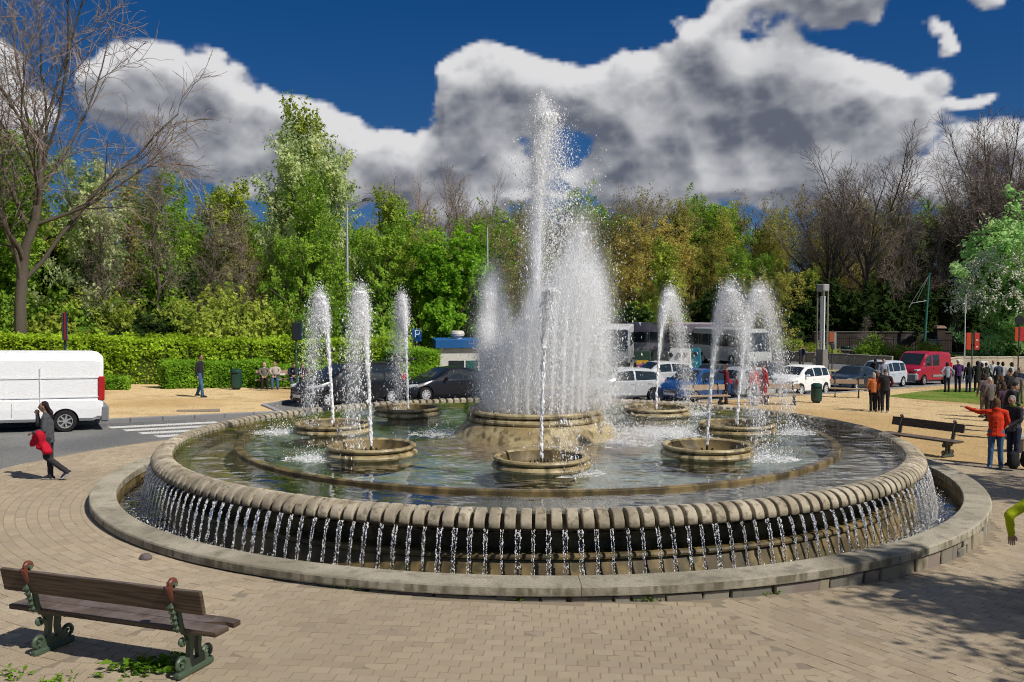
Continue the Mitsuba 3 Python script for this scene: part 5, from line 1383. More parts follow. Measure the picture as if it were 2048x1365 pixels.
# stone lamp column
M = mat(on(17.6, 53.9), .62); tag('lamp_column', 'grey stone lamp column with a long vertical light tube by the parked cars', 'lamp column'); g = (.20, .185, .165)
mb = MB(); mb.box((0, 0, 1.05), (.48, .48, 2.5), g, ch=.02)
for k in range(3):
    mb.tube([(-.245, .05, 1.7 + .2 * k), (-.25, .05, 1.7 + .2 * k)], .015, (.35, .34, .33), 8)
mb.put('lamp_column__plinth', 'satin', 30, M)
for k, (sx, sy) in enumerate(((-1, -1), (-1, 1), (1, -1), (1, 1))):
    mb = MB(); mb.box((sx * .20, sy * .20, 3.95), (.075, .075, 3.3), g, ch=.012); mb.put(fresh('lamp_column__upright'), 'satin', to=M)
mb = MB(); mb.box((0, 0, 5.78), (.52, .52, .42), (.30, .295, .29), ch=.05); mb.put('lamp_column__cap', 'satin', 30, M)
MB().lathe([(0, 2.28), (.14, 2.28), (.14, 5.30), (0, 5.30)], 24, (.62, .66, .70)).put('lamp_column__light_tube', 'gloss', 40, M)
mb = MB(); mb.tube([(0, 0, 5.3), (0, 0, 5.6)], .10, (.12, .12, .12), 12); mb.put('lamp_column__tube_holder', 'satin', 40, M)


def post(key, x, y, h, r, col, label, cat, plates, head=0):
    M = mat(on(x, y), head); tag(key, label, cat)
    MB().tube([(0, 0, -.1), (0, 0, h)], r, col, 10).put(key + '__pole', 'satin', 40, M)
    for name, c, d, pc, bs in plates:
        mb = MB(); mb.box(c, d, pc, ch=min(d) * .3); mb.put(fresh(key + '__' + name), bs, to=M)
    return M


post('sign_post', -9.75, 42.9, 3.3, .045, (.03, .07, .06), 'dark green post with a black sign box seen from behind, by the black minivan', 'sign', [('sign_box', (.03, -.06, 2.80), (.44, .12, .80), (.012, .018, .018), 'satin'), ('blue_edge', (.262, -.03, 2.80), (.03, .14, .78), (.01, .06, .22), 'satin'), ('clamp', (0, -.03, 2.5), (.14, .10, .06), (.3, .3, .3), 'satin')], .1)
post('sign_post_001', -17.6, 37.4, 3.4, .05, (.02, .04, .07), 'narrow red and blue sign edge on above the roof of the white van', 'sign', [('panel', (0, 0, 2.9), (.10, .5, 1.1), (.16, .015, .015), 'satin'), ('blue_edge', (.07, .0, 2.9), (.04, .5, 1.1), (.008, .03, .14), 'satin'), ('clear_edge', (-.075, 0, 2.9), (.04, .5, 1.1), (.03, .05, .08), 'satin')], .46)
post('sign_post_002', 20.3, 60.2, 3.45, .04, (.06, .06, .06), 'small orange and grey sign on a thin post right of the lamp column', 'sign', [('orange_panel', (-.08, -.05, 3.0), (.30, .05, .62), (.42, .10, .03), 'satin'), ('grey_panel', (.15, -.05, 2.75), (.16, .05, 1.1), (.30, .30, .29), 'satin'), ('box', (0, -.09, 2.45), (.24, .1, .36), (.05, .05, .05), 'satin')])
post('sign_post_003', 34.7, 71.6, 3.55, .045, (.10, .10, .10), 'pair of tall orange red direction panels on a post above the crowd', 'sign', [('red_panel', (-.30, -.03, 2.9), (.36, .06, 1.28), (.55, .06, .02), 'satin'), ('red_panel', (.32, -.03, 2.9), (.36, .06, 1.28), (.50, .04, .03), 'satin'), ('marking', (.32, -.066, 3.0), (.16, .012, .10), (.7, .55, .5), 'matte'), ('marking', (.32, -.066, 2.5), (.16, .012, .10), (.7, .55, .5), 'matte')])
Mx = post('sign_post_004', 44.0, 82.5, 5.0, .06, (.05, .05, .05), 'post with a round dark sign above two red panels near the right edge', 'sign', [('red_panel', (-.22, -.03, 3.35), (.30, .06, 1.2), (.50, .06, .02), 'satin'), ('red_panel', (.24, -.03, 3.35), (.34, .06, 1.25), (.45, .03, .03), 'satin')])
MB().lathe([(0, -.02), (.40, -.02), (.42, 0), (.40, .03), (0, .03)], 32, (.018, .018, .02), mat((0, -.08, 4.55), 0, 1, PI / 2)).put('sign_post_004__round_sign', 'satin', 40, Mx)
Mx = post('flag_pole', 33.6, 70.5, 6.4, .045, (.55, .55, .55), 'thin pale pole rising beside the red direction panels', 'pole', [])
mb = MB(); M = mat(on(33.0, 66.5), .25); mb.box((0, 0, .75), (.62, .45, 1.5), (.62, .63, .64), ch=.03); mb.put('cabinet__body', 'satin', to=M); mb = MB(); mb.box((0, -.23, .8), (.52, .02, 1.2), (.55, .56, .57), ch=.005); mb.put('cabinet__door', 'satin', to=M); tag('cabinet', 'white metal switch cabinet behind the crowd on the lawn', 'cabinet')
mb = MB(); M = mat(on(46.3, 104.0), 0); mb.box((0, 0, 1.3), (1.2, .5, 1.5), (.42, .44, .45), ch=.03); mb.put('cabinet_001__body', 'satin', to=M); mb = MB(); mb.box((0, -.26, 1.3), (1.0, .02, 1.2), (.5, .52, .53), ch=.005); mb.put('cabinet_001__door', 'satin', to=M); tag('cabinet_001', 'pale grey cabinet beside the green tram pole at the railings', 'cabinet')
# tram pole with stay wires
M = mat(on(46.2, 106.5), 0); tag('tram_pole', 'leaning green overhead line pole with a bracket and stay wires', 'pole')
MB().tube([(0, 0, 0), (.1, 0, 3), (.45, 0, 9.4)], [.17, .15, .10], (.035, .16, .12), 10).put('tram_pole__pole', 'satin', 40, M)
MB().tube([(.28, 0, 6.3), (-1.6, -.3, 6.0), (-1.9, -.3, 5.5)], .04, (.30, .34, .32), 6).put('tram_pole__bracket', 'satin', 40, M)
for q in ((-1.6, 6.05), (-1.1, 6.1)):
    MB().tube([(.44, 0, 9.2), (q[0], -.3, q[1])], .022, (.25, .3, .28), 5).put(fresh('tram_pole__stay_wire'), 'satin', 40, M)
mb = MB(); mb.tube([(46.4, 106.5, 4.0), (60, 112, 3.8), (75, 118, 3.9)], .03, (.03, .03, .03), 5); mb.put('overhead_wire', 'matte', label='thin overhead wire running right from the green pole', cat='wire')

# kiosk with blue roof edge
M = mat(on(-3.25, 56.5, -.72), .16); tag('kiosk', 'white kiosk with a blue roof edge and a round roof ventilator left of the plume', 'kiosk')
mb = MB(); mb.box((0, 0, 1.35), (2.4, 2.6, 2.8), (.62, .62, .58), ch=.02); mb.put('kiosk__wall', 'matte', to=M)
mb = MB(); mb.box((0, 0, 2.98), (2.85, 3.1, .50), (.012, .10, .30), ch=.02); mb.put('kiosk__roof', 'satin', to=M)
MB().lathe([(0, 3.2), (.26, 3.2), (.26, 3.34), (.40, 3.40), (.43, 3.52), (.38, 3.66), (.30, 3.70), (0, 3.71)], 30, (.60, .56, .50)).put('kiosk__roof__ventilator', 'satin', 30, M)
mb = MB(); mb.box((.72, -1.32, 1.0), (.7, .05, 2.0), (.01, .10, .09), ch=.01); mb.put('kiosk__door', 'satin', to=M)
mb = MB(); mb.box((-.2, -1.31, 1.75), (.9, .04, .5), (.02, .02, .02), ch=.01); mb.put('kiosk__window', 'dark_glass', to=M)


def p_sign(key, x, y, z, label):
    M = mat((x, y, z), .05); tag(key, label, 'sign')
    mb = MB(); mb.box((0, 0, 0), (.55, .03, .75), (.012, .08, .36), ch=.01); mb.put(key + '__panel', 'satin', to=M)
    m = meshkit.text_mesh('P', .42); v = np.array(m.vertices); v = np.column_stack([v[:, 0] - .15, -.018 - v[:, 2], v[:, 1] - .14]); MB().add(v, np.array(m.faces), (.8, .8, .8)).put(key + '__letter', 'matte', to=M)
    MB().tube([(0, .03, -float(z - zg(x, y))), (0, .03, .3)], .03, (.4, .4, .4), 8).put(key + '__pole', 'satin', 40, M)


p_sign('parking_sign', -7.4, 55.6, 1.78, 'blue parking sign with a white P above the hedge left of the kiosk')
p_sign('parking_sign_001', -5.55, 55.4, 1.74, 'blue parking sign with a white P beside the far jet near the kiosk')


# recycling containers
def container(key, x, y, w, d, h, col, head, label, poster=None, holes=0):
    M = mat(on(x, y, -.08), head); tag(key, label, 'container')
    P = [(sx * w / 2 * (1 if e < h * .6 else .72), sy * d / 2 * (1 if e < h * .6 else .72), e) for sx in (1, -1) for sy in (1, -1) for e in (.12, h * .66, h)]
    mb = MB(); mb.mesh(m3.Manifold.hull_points(np.array(P)), col); mb.put(key + '__body', 'satin', 30, M)
    mb = MB()
    for sx in (1, -1):
        mb.box((sx * w * .32, 0, .06), (.2, d * .8, .12), (.05, .05, .05))
    mb.put(key + '__foot', 'matte', to=M)
    for k in range(holes):
        MB().lathe([(0, 0), (.17, 0), (.19, .03), (.15, .03)], 20, (.02, .02, .02), mat(((k - (holes - 1) / 2) * .6, -d / 2 * .86, h * .76), 0, 1, PI / 2 - .3)).put(fresh(key + '__opening'), 'matte', 40, M)
    if poster:
        mb = MB(); c1, c2 = poster; z0 = h * .40
        mb.box((0, -d / 2 - .012, z0), (w * .62, .02, h * .42), c1, ch=.004); mb.put(key + '__poster', 'matte', to=M)
        mb = MB(); mb.box((0, -d / 2 - .026, z0 - .05), (w * .62, .008, h * .10), c2); mb.box((w * .05, -d / 2 - .027, z0 + .1), (w * .12, .008, h * .12), c2); mb.put(key + '__poster__print', 'matte', to=M)


container('recycling_container', 10.3, 74.5, 1.5, 1.3, 1.75, (.03, .06, .035), -.25, 'dark green recycling container with an orange and purple poster', ((.72, .42, .03), (.25, .08, .35)))
container('recycling_container_001', 11.75, 74.8, 1.5, 1.3, 1.75, (.05, .06, .05), -.25, 'dark recycling container with a pink and cream poster', ((.62, .42, .40), (.45, .25, .38)))
container('recycling_container_002', 13.0, 75.4, 1.1, 1.3, 1.95, (.66, .67, .66), -.3, 'white recycling container with two round openings', None, 2)
container('recycling_container_003', 13.9, 76.0, .95, 1.2, 1.95, (.60, .58, .52), -.3, 'cream recycling container with a round opening', None, 1)
container('recycling_container_004', 14.8, 76.6, .95, 1.2, 1.98, (.015, .15, .22), -.3, 'teal blue recycling container at the end of the row', None, 1)
# yellow barriers
for k, (x, y) in enumerate(((16.75, 56.0), (18.9, 56.4))):
    M = mat(on(x, y, -.08), .1); key = fresh('barrier'); mb = MB(); yc = (.62, .55, .08)
    for a, b in (((-.75, 0, .05), (-.75, 0, 1.1)), ((.75, 0, .05), (.75, 0, 1.1)), ((-.75, 0, 1.1), (.75, 0, 1.1)), ((-.75, 0, .2), (.75, 0, .2))):
        mb.tube([a, b], .025, yc, 8)
    for i in range(9):
        mb.tube([(-.6 + i * .15, 0, .2), (-.6 + i * .15, 0, 1.1)], .012, yc, 6)
    mb.put(key, 'satin', label=('pale yellow crowd barrier behind the roof of the white car', 'pale yellow crowd barrier right of the stone lamp column')[k], cat='barrier', to=M)

# walls, railings and gate pier at the back of the car park
def low_wall(key, pts, h, t, col, label, cap=(.24, .22, .19)):
    tag(key, label, 'wall'); P = [np.array(p, float) for p in pts]
    for a, b in zip(P[:-1], P[1:]):
        L = np.linalg.norm(b - a); n = max(1, round(L / 2.0)); ang = math.atan2(*(b - a)[::-1])
        for k in range(n):
            m = a + (b - a) * (k + .5) / n; mb = MB(); mb.box((0, 0, h / 2 - .25), (L / n - .02, t, h + .5), np.array(col) * (.85 + .3 * rng.random()), ch=.02); mb.put(fresh(key + '__block'), 'paver_stone', to=mat(on(*m), ang))
            mb = MB(); mb.box((0, 0, h + .05), (L / n - .012, t + .12, .12), np.array(cap) * (.85 + .3 * rng.random()), ch=.02); mb.put(fresh(key + '__coping'), 'paver_stone', to=mat(on(*m), ang))


low_wall('low_wall', [(26.5, 104), (33.5, 102.5), (36, 101), (52, 100), (72, 98)], .75, .4, (.15, .14, .12), 'low dark stone wall along the back of the car park under the railings')
low_wall('low_wall_001', [(26.0, 96.5), (35.5, 88.5)], .8, .35, (.30, .26, .19), 'low pale stone wall in the car park behind the lamp column')
low_wall('low_wall_002', [(35.5, 80.5), (41, 86.5), (52, 90), (62, 88)], 1.0, .35, (.46, .39, .28), 'pale stone retaining wall behind the crowd at the right', (.42, .37, .29))
mb = MB(); v, q = None, None
bank = Polygon([(43, 87.8), (52, 90.6), (62, 88.6), (70, 96), (52, 99.5), (45, 100.0)])
sheet(mb, bank, .0); v, f, c = mb.arrays(); v[:, 2] += .75; MB().add(v, f).put('grass_bank', 'turf', kind='structure')
tag('railing', 'black iron railings on the wall along the back of the car park', 'railing')
ra = [(26.5, 104.3), (33.5, 102.8), (36, 101.3), (52, 100.3), (72, 98.3)]
for a, b in zip(ra[:-1], ra[1:]):
    a, b = np.array(a), np.array(b); L = np.linalg.norm(b - a); n = round(L / 2.4)
    for k in range(n):
        p, q = a + (b - a) * k / n, a + (b - a) * (k + 1) / n; mb = MB(); P, Q = on(*p, .85), on(*q, .85)
        for e in (.15, 1.2):
            mb.tube([P + [0, 0, e], Q + [0, 0, e]], .022, (.015, .016, .016), 4)
        for i in range(14):
            o = P + (Q - P) * i / 14; mb.tube([o + [0, 0, .05], o + [0, 0, 1.4]], .014 if i else .04, (.015, .016, .016), 4)
        mb.put(fresh('railing__panel'), 'satin')
# old brick wall and pier behind the railings
tag('brick_wall', 'old dark brick wall behind the railings with traces of faded painting', 'wall')
def bricks_tex(p, n, uv):
    zz = p.z * 7; row = dr.floor(zz); xx = p.x * 2.2 + .5 * (row - 2 * dr.floor(row / 2)); gx, gz = xx - dr.floor(xx), zz - row
    m = smoothstep(.02, .08, gx) * smoothstep(.06, .2, gz); c = mix((.055, .030, .022), (.028, .022, .020), cell_rand(dr.floor(xx), row)) * (.7 + .6 * fbm(p.x, p.y, p.z, 3))
    c = mix((.05, .046, .04), c, m); return mix(c, (.13, .125, .13), smoothstep(.56, .66, fbm(p.x * .5, p.z * 1.1, 3, 4)) * .45)
scene['old_brick'] = pr(proc(bricks_tex), .9)
mb = MB(); mb.box((0, 0, 1.2), (15.5, .4, 2.8), (.1, .1, .1)); mb.put('brick_wall__face', 'old_brick', to=mat(on(42.3, 108.5), -.03)); mb = MB(); mb.box((0, 0, 2.66), (15.7, .6, .14), (.10, .095, .07), ch=.02); mb.put('brick_wall__coping', 'matte', to=mat(on(42.3, 108.5), -.03))
M = mat(on(48.4, 107.6), 0); mb = MB(); mb.box((0, 0, 1.5), (.85, .85, 3.4), (.1, .1, .1)); mb.put('gate_pier__shaft', 'old_brick', to=M); mb = MB(); mb.box((0, 0, 3.26), (1.15, 1.15, .14), (.36, .25, .19), ch=.03); mb.box((0, 0, 3.40), (.95, .95, .16), (.33, .22, .17), ch=.03); mb.put('gate_pier__cap', 'matte', to=M); tag('gate_pier', 'brick gate pier with a stone cap at the end of the old wall', 'pier')
# cycle racks, boulder, small fence hoop by the bench
tag('cycle_rack', 'row of thin metal cycle stands in the car park behind the red van', 'cycle stand')
for k in range(6):
    x, y = 31.0 + k * .9, 90.5; t = np.linspace(0, PI, 9); MB().tube(np.column_stack([.35 * np.cos(t), 0 * t, .05 + .75 * np.sin(t)]), .03, (.08, .08, .085), 6).put(fresh('cycle_rack__hoop'), 'satin', 40, mat(on(x, y, -.08), .4))
t = np.linspace(0, PI, 13); MB().tube(np.column_stack([.30 * np.cos(t), 0 * t, 1.15 * np.sin(t) ** .7]), .018, (.02, .03, .025), 6).put('hoop_guard', 'satin', 40, mat(on(-8.75, 46.6), .4), label='low dark iron hoop beside the bench with seated people', cat='hoop')
R = np.random.default_rng(4); ico = trimesh.creation.icosphere(3); v = np.array(ico.vertices); v = v * (1 + .18 * (meshkit.fbm(v * 1.6, 3, 4)[:, None] - .5)) * [.088, .076, .066]
MB().add(v, ico.faces, (.125, .105, .105)).put('boulder', 'paver_stone', True, mat(on(-5.10, 13.1, .02)), label='small rounded stone lying against the basin wall at the near left', cat='stone')
# little tufts along the wall foot
for k, (a, n) in enumerate(((-.30, 30), (-.05, 26), (.14, 34), (.33, 22))):
    R = np.random.default_rng(90 + k); aa = a + R.normal(0, .012, n); c = np.column_stack([CX + 8.60 * np.sin(aa), CY - 8.60 * np.cos(aa), np.zeros(n)]); c[:, 2] = zg(c[:, 0], c[:, 1]) + .04 * R.random(n)
    MB().add(*leaves(R, c[:, None] + np.zeros((1, 2, 1)), n, .035, .01, ((.08, .14, .02), (.16, .24, .03)), 1.0)).put(fresh('weed'), 'leaf', label=('small weed at the foot of the basin wall on the left', 'small weed at the foot of the basin wall below the middle', 'weed tuft at the wall foot just right of the middle', 'small weed at the foot of the lit stone wall')[k], cat='weed', kind='stuff')
# ---------------------------------------------------------------- people
_ico = trimesh.creation.icosphere(1).vertices


def ball(c, r):
    return np.asarray(c, float) + _ico * (np.asarray(r, float) if np.ndim(r) else r)


def hull(*balls):
    return m3.Manifold.hull_points(np.vstack([ball(c, r) for c, r in balls]))


def limb(pts, radii):
    return [hull((pts[i], radii[i]), (pts[i + 1], radii[i + 1])) for i in range(len(pts) - 1)]


def fuse(parts, edge, it=8):
    m = m3.Manifold.batch_boolean(parts, m3.OpType.Add).refine_to_length(edge).to_mesh()
    t = trimesh.Trimesh(m.vert_properties[:, :3], m.tri_verts, process=False)
    if it:
        trimesh.smoothing.filter_taubin(t, iterations=it)
    return np.array(t.vertices), np.array(t.faces)


def head_mesh(n=22):
    """A head round the origin, face towards +y, about 0.235 tall: brow, eye sockets, nose, lips, chin, ears."""
    th, ph = np.meshgrid(np.linspace(0, PI, n + 1), np.linspace(0, 2 * PI, 2 * n, endpoint=False), indexing='ij')
    d = np.stack([np.sin(th) * np.cos(ph), np.sin(th) * np.sin(ph), np.cos(th)], -1)
    x, y, z = d[..., 0], d[..., 1], d[..., 2]
    w = np.where(z < 0, .073 - .020 * np.clip(-z, 0, 1) ** 1.3, .075); dep = np.where(y > 0, .092, .098); h = np.where(z > 0, .112, .120)
    p = np.stack([x * w, y * dep, z * h], -1)
    g = lambda cx, cz, sx, sz: np.exp(-((p[..., 0] - cx) / sx) ** 2 - ((p[..., 2] - cz) / sz) ** 2) * (y > 0)
    p[..., 1] += .026 * g(0, -.022, .014, .022) + .012 * g(0, .0, .011, .03) - .012 * (g(.031, .010, .016, .012) + g(-.031, .010, .016, .012)) + .006 * g(0, .032, .05, .012) + .009 * g(0, -.062, .022, .012) + .010 * g(0, -.10, .022, .016)
    return p.reshape(-1, 3), n


def head_colours(p, skin, lips=(.30, .10, .08), sex='f'):
    c = np.tile(np.asarray(skin, float), (len(p), 1)); f = p[:, 1] > .05
    for sx in (-1, 1):
        e = f & (np.hypot((p[:, 0] - sx * .031) / .014, (p[:, 2] - .010) / .008) < 1); c[e] = (.02, .016, .014)
        b = f & (np.abs(p[:, 0] - sx * .031) < .022) & (np.abs(p[:, 2] - .031) < .007); c[b] = c[b] * .25
    l_ = f & (np.abs(p[:, 0]) < .024) & (np.abs(p[:, 2] + .062) < .009); c[l_] = lips if skin[0] > .2 else np.array(skin) * .7
    return c


SK = (.46, .27, .19); SKD = (.135, .075, .050); SKM = (.30, .17, .11)
ARM_DOWN = ((.245, -.02, 1.14), (.255, .05, .90))
LEG = ((.095, .02, .50), (.10, 0, .085))


def person(key, label, x, y, h, head, top, legs, skin=SK, hair=(.05, .035, .025), hs='short', arms=(ARM_DOWN, ARM_DOWN), knees=(LEG, LEG), lean=(0, 0), hip=.93, look=0, nod=0, coat=.90, shoe=(.03, .03, .03),
           bulk=1.0, near=False, z=None, group=None, sleeve=1.0, hood=False, flare=0.0, extra=None, collar=None, feet=None, shade2=None):
    """A standing, walking or seated figure facing +y before turning. arms: (elbow, wrist) for the right (+x) and left side, given for the right side;
    knees: (knee, ankle) likewise. lean: how far the shoulders and the head come forward."""
    s = h / 1.74; e = .036 if near else .075
    M = mat((x, y, float(zg(x, y)) + .004 if z is None else z), head, s); tag(key, label, 'person', group)
    sg = np.array([[1, 1, 1], [-1, 1, 1.]])
    A = [np.array(arms[k], float) * sg[k] for k in (0, 1)]; K = [np.array(knees[k], float) * sg[k] for k in (0, 1)]
    ly, hy = lean
    pel = np.array([0, 0, hip]); ch = np.array([0, ly * .7, hip + .34]); sh = np.array([0, ly, hip + .475]); nk = np.array([0, ly + .015 + hy * .3, hip + .55]); hd = np.array([0, ly + .035 + hy, hip + .685 - abs(hy) * .25])
    S = [np.array([.185 * k * bulk ** .5, ly - .005, hip + .455]) for k in (1, -1)]
    Hh = [np.array([.092 * k, 0, hip - .02]) for k in (1, -1)]
    F = [np.array(f) if f is not None else None for f in (feet or (None, None))]
    # body: one continuous skin
    body = [hull((pel, (.125, .09, .09)), (ch, (.13, .085, .10))), hull((ch, (.13, .085, .1)), (sh, (.13, .07, .05))), hull((nk, .052), (hd - [0, .02, .06], .052))]
    body += [hull((S[0], .05), (sh, .06)), hull((S[1], .05), (sh, .06))]
    for k in (0, 1):
        body += limb([S[k], A[k][0], A[k][1]], [.048, .038, .027]) + limb([Hh[k], K[k][0], K[k][1]], [.08, .052, .038])
        # hand: palm, four fingers and thumb
        w_ = A[k][1]; d = unit(w_ - A[k][0]); up = np.array([0, 0, 1.]); sd = unit(np.cross(d, up) if abs(d[2]) < .9 else np.cross(d, [0, 1., 0])); nr = np.cross(d, sd)
        body.append(hull((w_, .024), (w_ + d * .045 + sd * .02, .019), (w_ + d * .085 + sd * .028, .017), (w_ + d * .085 - sd * .028, .016)))
        for q, ln in enumerate((.062, .075, .070, .054)):
            b0 = w_ + d * .085 + sd * (.030 - .02 * q); b1 = b0 + d * ln * .55 + nr * .006; b2 = b1 + d * ln * .38 + nr * .022; body += limb([b0, b1, b2], [.0098, .0092, .0078])
        b0 = w_ + d * .025 + sd * .024; b1 = b0 + d * .035 + sd * .03; body += limb([b0, b1, b1 + d * .03 + nr * .008], [.012, .0105, .009])
    v, f = fuse(body, .034 if near else .09, 3)
    hp, n = head_mesh(26 if near else 14)
    rings = n + 1; kk = 2 * n; hf = []
    for i in range(rings - 1):
        for j in range(kk):
            a, b = i * kk + j, i * kk + (j + 1) % kk; hf += [(a, a + kk, b + kk), (a, b + kk, b)]
    cl, sl, cn, sn = math.cos(look), math.sin(look), math.cos(nod), math.sin(nod)
    Rm = np.array([[cl, -sl, 0], [sl, cl, 0], [0, 0, 1]]) @ np.array([[1, 0, 0], [0, cn, -sn], [0, sn, cn]])
    hv = hp @ Rm.T + hd; mb = MB(); mb.add(v, f, skin); mb.add(hv, hf, head_colours(hp, skin))
    for sx in (-1, 1):
        er = ball((0, 0, 0), 1) * [.012, .022, .032] + [sx * .076, -.005, -.002]; q = m3.Manifold.hull_points(er); mm = q.to_mesh(); mb.add(np.array(mm.vert_properties[:, :3]) @ Rm.T + hd, mm.tri_verts, np.array(skin) * .92)
    mb.put(key + '__body', 'skin', True, M)
    # clothes
    tc = np.array(top); lc = np.array(legs); b2 = bulk
    j = [hull((pel + [0, 0, .06], (.155 * b2, .115 * b2, .06)), (ch, (.165 * b2, .12 * b2, .10))), hull((ch, (.165 * b2, .12 * b2, .10)), (sh, (.15 * b2, .09, .06))), hull((sh, (.12, .085, .055)), (nk + [0, -.01, -.015], (.066, .066, .03)))]
    if coat < hip + .05:
        j.append(hull((pel + [0, 0, .08], (.155 * b2, .115 * b2, .05)), ((0, .0, coat), ((.165 + flare) * b2, (.125 + flare * .6) * b2, .012))))
    for k in (0, 1):
        wr = A[k][0] + (A[k][1] - A[k][0]) * sleeve
        j += [hull((S[k], .068 * b2 ** .5), (sh + [S[k][0] * .4, 0, 0], .075))] + limb([S[k], A[k][0], wr] if sleeve > 0 else [S[k], S[k] + (A[k][0] - S[k]) * .6], [.066 * b2 ** .5, .052 * b2 ** .5, .040] if sleeve > 0 else [.066, .058])
    if hood:
        j.append(hull((nk + [0, -.075, -.02], (.10, .05, .05)), (nk + [0, -.06, -.10], (.09, .04, .03))))
    v, f = fuse(j, e, 6)
    fold = (meshkit.fbm(v * np.array([11, 11, 20.]), 3, 5) - .5) * (.034 if near else .028); v = v + unit(v - np.array([0, ly * .5, 0]) * 0 - np.column_stack([v[:, 0] * .2, v[:, 1] * .1, v[:, 2]])) * fold[:, None]
    c = np.tile(tc, (len(v), 1)) * (.92 + .16 * meshkit.noise(v * 9, 2)[:, None])
    if shade2 is not None:
        c[v[:, 2] < hip + shade2[0]] = shade2[1]
    MB().add(v, f, c).put(key + '__jacket', 'matte', True, M)
    t = [hull((pel + [0, 0, .04], (.15 * b2, .11 * b2, .05)), (Hh[0], (.10, .105, .08)), (Hh[1], (.10, .105, .08)))]
    for k in (0, 1):
        t += limb([Hh[k], K[k][0], K[k][1] + [0, 0, -.025]], [.098 * b2 ** .5, .070, .058])
    v, f = fuse(t, e, 6); fold = (meshkit.fbm(v * np.array([13, 13, 22.]), 3, 8) - .5) * .022; v = v + np.column_stack([np.sign(v[:, 0]) * fold, fold, 0 * fold])
    MB().add(v, f, np.tile(lc, (len(v), 1)) * (.88 + .24 * meshkit.noise(v * 8, 4)[:, None])).put(key + '__trousers', 'matte', True, M)
    for k in (0, 1):
        a = K[k][1]; fd = F[k] if F[k] is not None else np.array([.15 * sg[k][0] * .3, 1, 0]); fd = unit(fd)
        sole = a + np.array([0, 0, -.05]); mb = MB()
        mb.mesh(hull((sole - fd * .055, (.036, .036, .028)), (sole + fd * .15, (.038, .038, .024)), (a + fd * .01, (.042, .042, .03))), shoe)
        mb.mesh(hull((sole - fd * .055 - [0, 0, .018], (.039, .039, .012)), (sole + fd * .155 - [0, 0, .014], (.041, .041, .012))), (.45, .45, .45) if shoe[0] < .1 and near else np.array(shoe) * .8)
        mb.put(fresh(key + '__shoe'), 'matte', 40, M)
    # hair
    if hs != 'bald':
        hb = [hull(((0, -.018, .030), (.083, .088, .098))) if hs != 'cap' else hull(((0, -.01, .05), (.086, .098, .075)), ((0, .09, .045), (.06, .05, .012)))]
        cut = []
        if hs in ('long', 'bob'):
            hb.append(hull(((0, -.055, .02), (.080, .058, .08)), ((0, -.065, -.16 if hs == 'long' else -.09), (.085, .045, .05))))
            for sx in (-1, 1):
                hb.append(hull(((sx * .066, -.02, .02), (.025, .045, .06)), ((sx * .075, -.01, -.14 if hs == 'long' else -.08), (.024, .035, .04))))
        if hs == 'wind':
            for q in range(9):
                a = q * .22 - .9; hb.append(hull(((a * .07, -.07, .03 - .02 * q % 3), .045), ((-.02 + .04 * (q % 3), -.115 - .015 * (q % 4), -.10 - .018 * q), .034)))
        m = m3.Manifold.batch_boolean(hb, m3.OpType.Add) - (hull(((0, .085, -.035), (.062, .07, .082))) if hs != 'cap' else hull(((0, .12, -.06), (.07, .07, .08))))
        mm = m.refine_to_length(.02 if near else .04).to_mesh(); v = np.array(mm.vert_properties[:, :3]); v = v + unit(v) * ((meshkit.fbm(v * np.array([60, 60, 18.]), 3, 9) - .5) * .022)[:, None]
        MB().add(v @ Rm.T + hd, mm.tri_verts, np.tile(np.array(hair), (len(v), 1)) * (.7 + .6 * meshkit.noise(v * np.array([90, 90, 14.]), 3)[:, None])).put(key + ('__hair' if hs != 'cap' else '__cap'), 'matte', True, M)
    if collar is not None:
        MB().lathe([(.060, -.035), (.075, -.02), (.078, .02), (.066, .03)], 24, collar, mat(nk + [0, 0, .0])).put(key + '__scarf', 'matte', True, M)
    for name, parts, col, bs in extra or ():
        mb = MB()
        v, f = fuse(parts, .04, 4); v = v + ((meshkit.fbm(v * 14, 3, 6) - .5) * .03)[:, None] * unit(v - v.mean(0)); mb.add(v, f, col); mb.put(fresh(key + '__' + name), bs, True, M)
    return M


R_ = lambda dx, dy: math.atan2(-dx, dy)       # turn so that +y faces (dx, dy)
# nearest figures
WK = (((.10, -.02, .50), (.085, -.03, .085)), ((.085, .02, .52), (.10, -.40, .20)))
person('person', 'woman in dark grey walking with a red coat, a hand at her face', -9.45, 19.25, 1.62, R_(-1, -.28), (.075, .080, .088), (.030, .030, .034), SKM, (.022, .014, .018), 'wind',
       arms=(((.22, .22, 1.20), (.10, .21, 1.43)), ((.25, .02, 1.13), (.10, .26, 1.06))), knees=WK, lean=(.015, .015), near=True, bulk=1.16, coat=.84, shoe=(.03, .028, .045), feet=((.0, 1, .0), (.0, .75, -.65)))
mb_ = [hull(((.06, .20, 1.04), (.15, .06, .05)), ((-.14, .20, 1.02), (.08, .07, .06)), ((.0, .20, .78), (.15, .07, .05))), hull(((-.02, .16, .8), (.13, .08, .1)), ((-.08, .10, .70), (.09, .08, .05))), hull(((.05, .27, .95), (.10, .05, .12)), ((.10, .34, .82), (.07, .05, .05)))]
v, f = fuse(mb_, .025, 5); v = v + ((meshkit.fbm(v * np.array([20, 20, 9.]), 3, 6) - .5) * .075)[:, None] * unit(v - [0, .1, .9])
MB().add(v, f, (.46, .008, .028)).put('red_coat', 'matte', True, mat((-9.45, 19.25, float(zg(-9.45, 19.25))), R_(-1, -.28), 1.62 / 1.74) @ np.array([[1.15, 0, 0, -.15], [0, 1.35, 0, -.17], [0, 0, 1.22, -.19], [0, 0, 0, 1]]), label='bright red coat hanging over the arm of the walking woman', cat='coat')
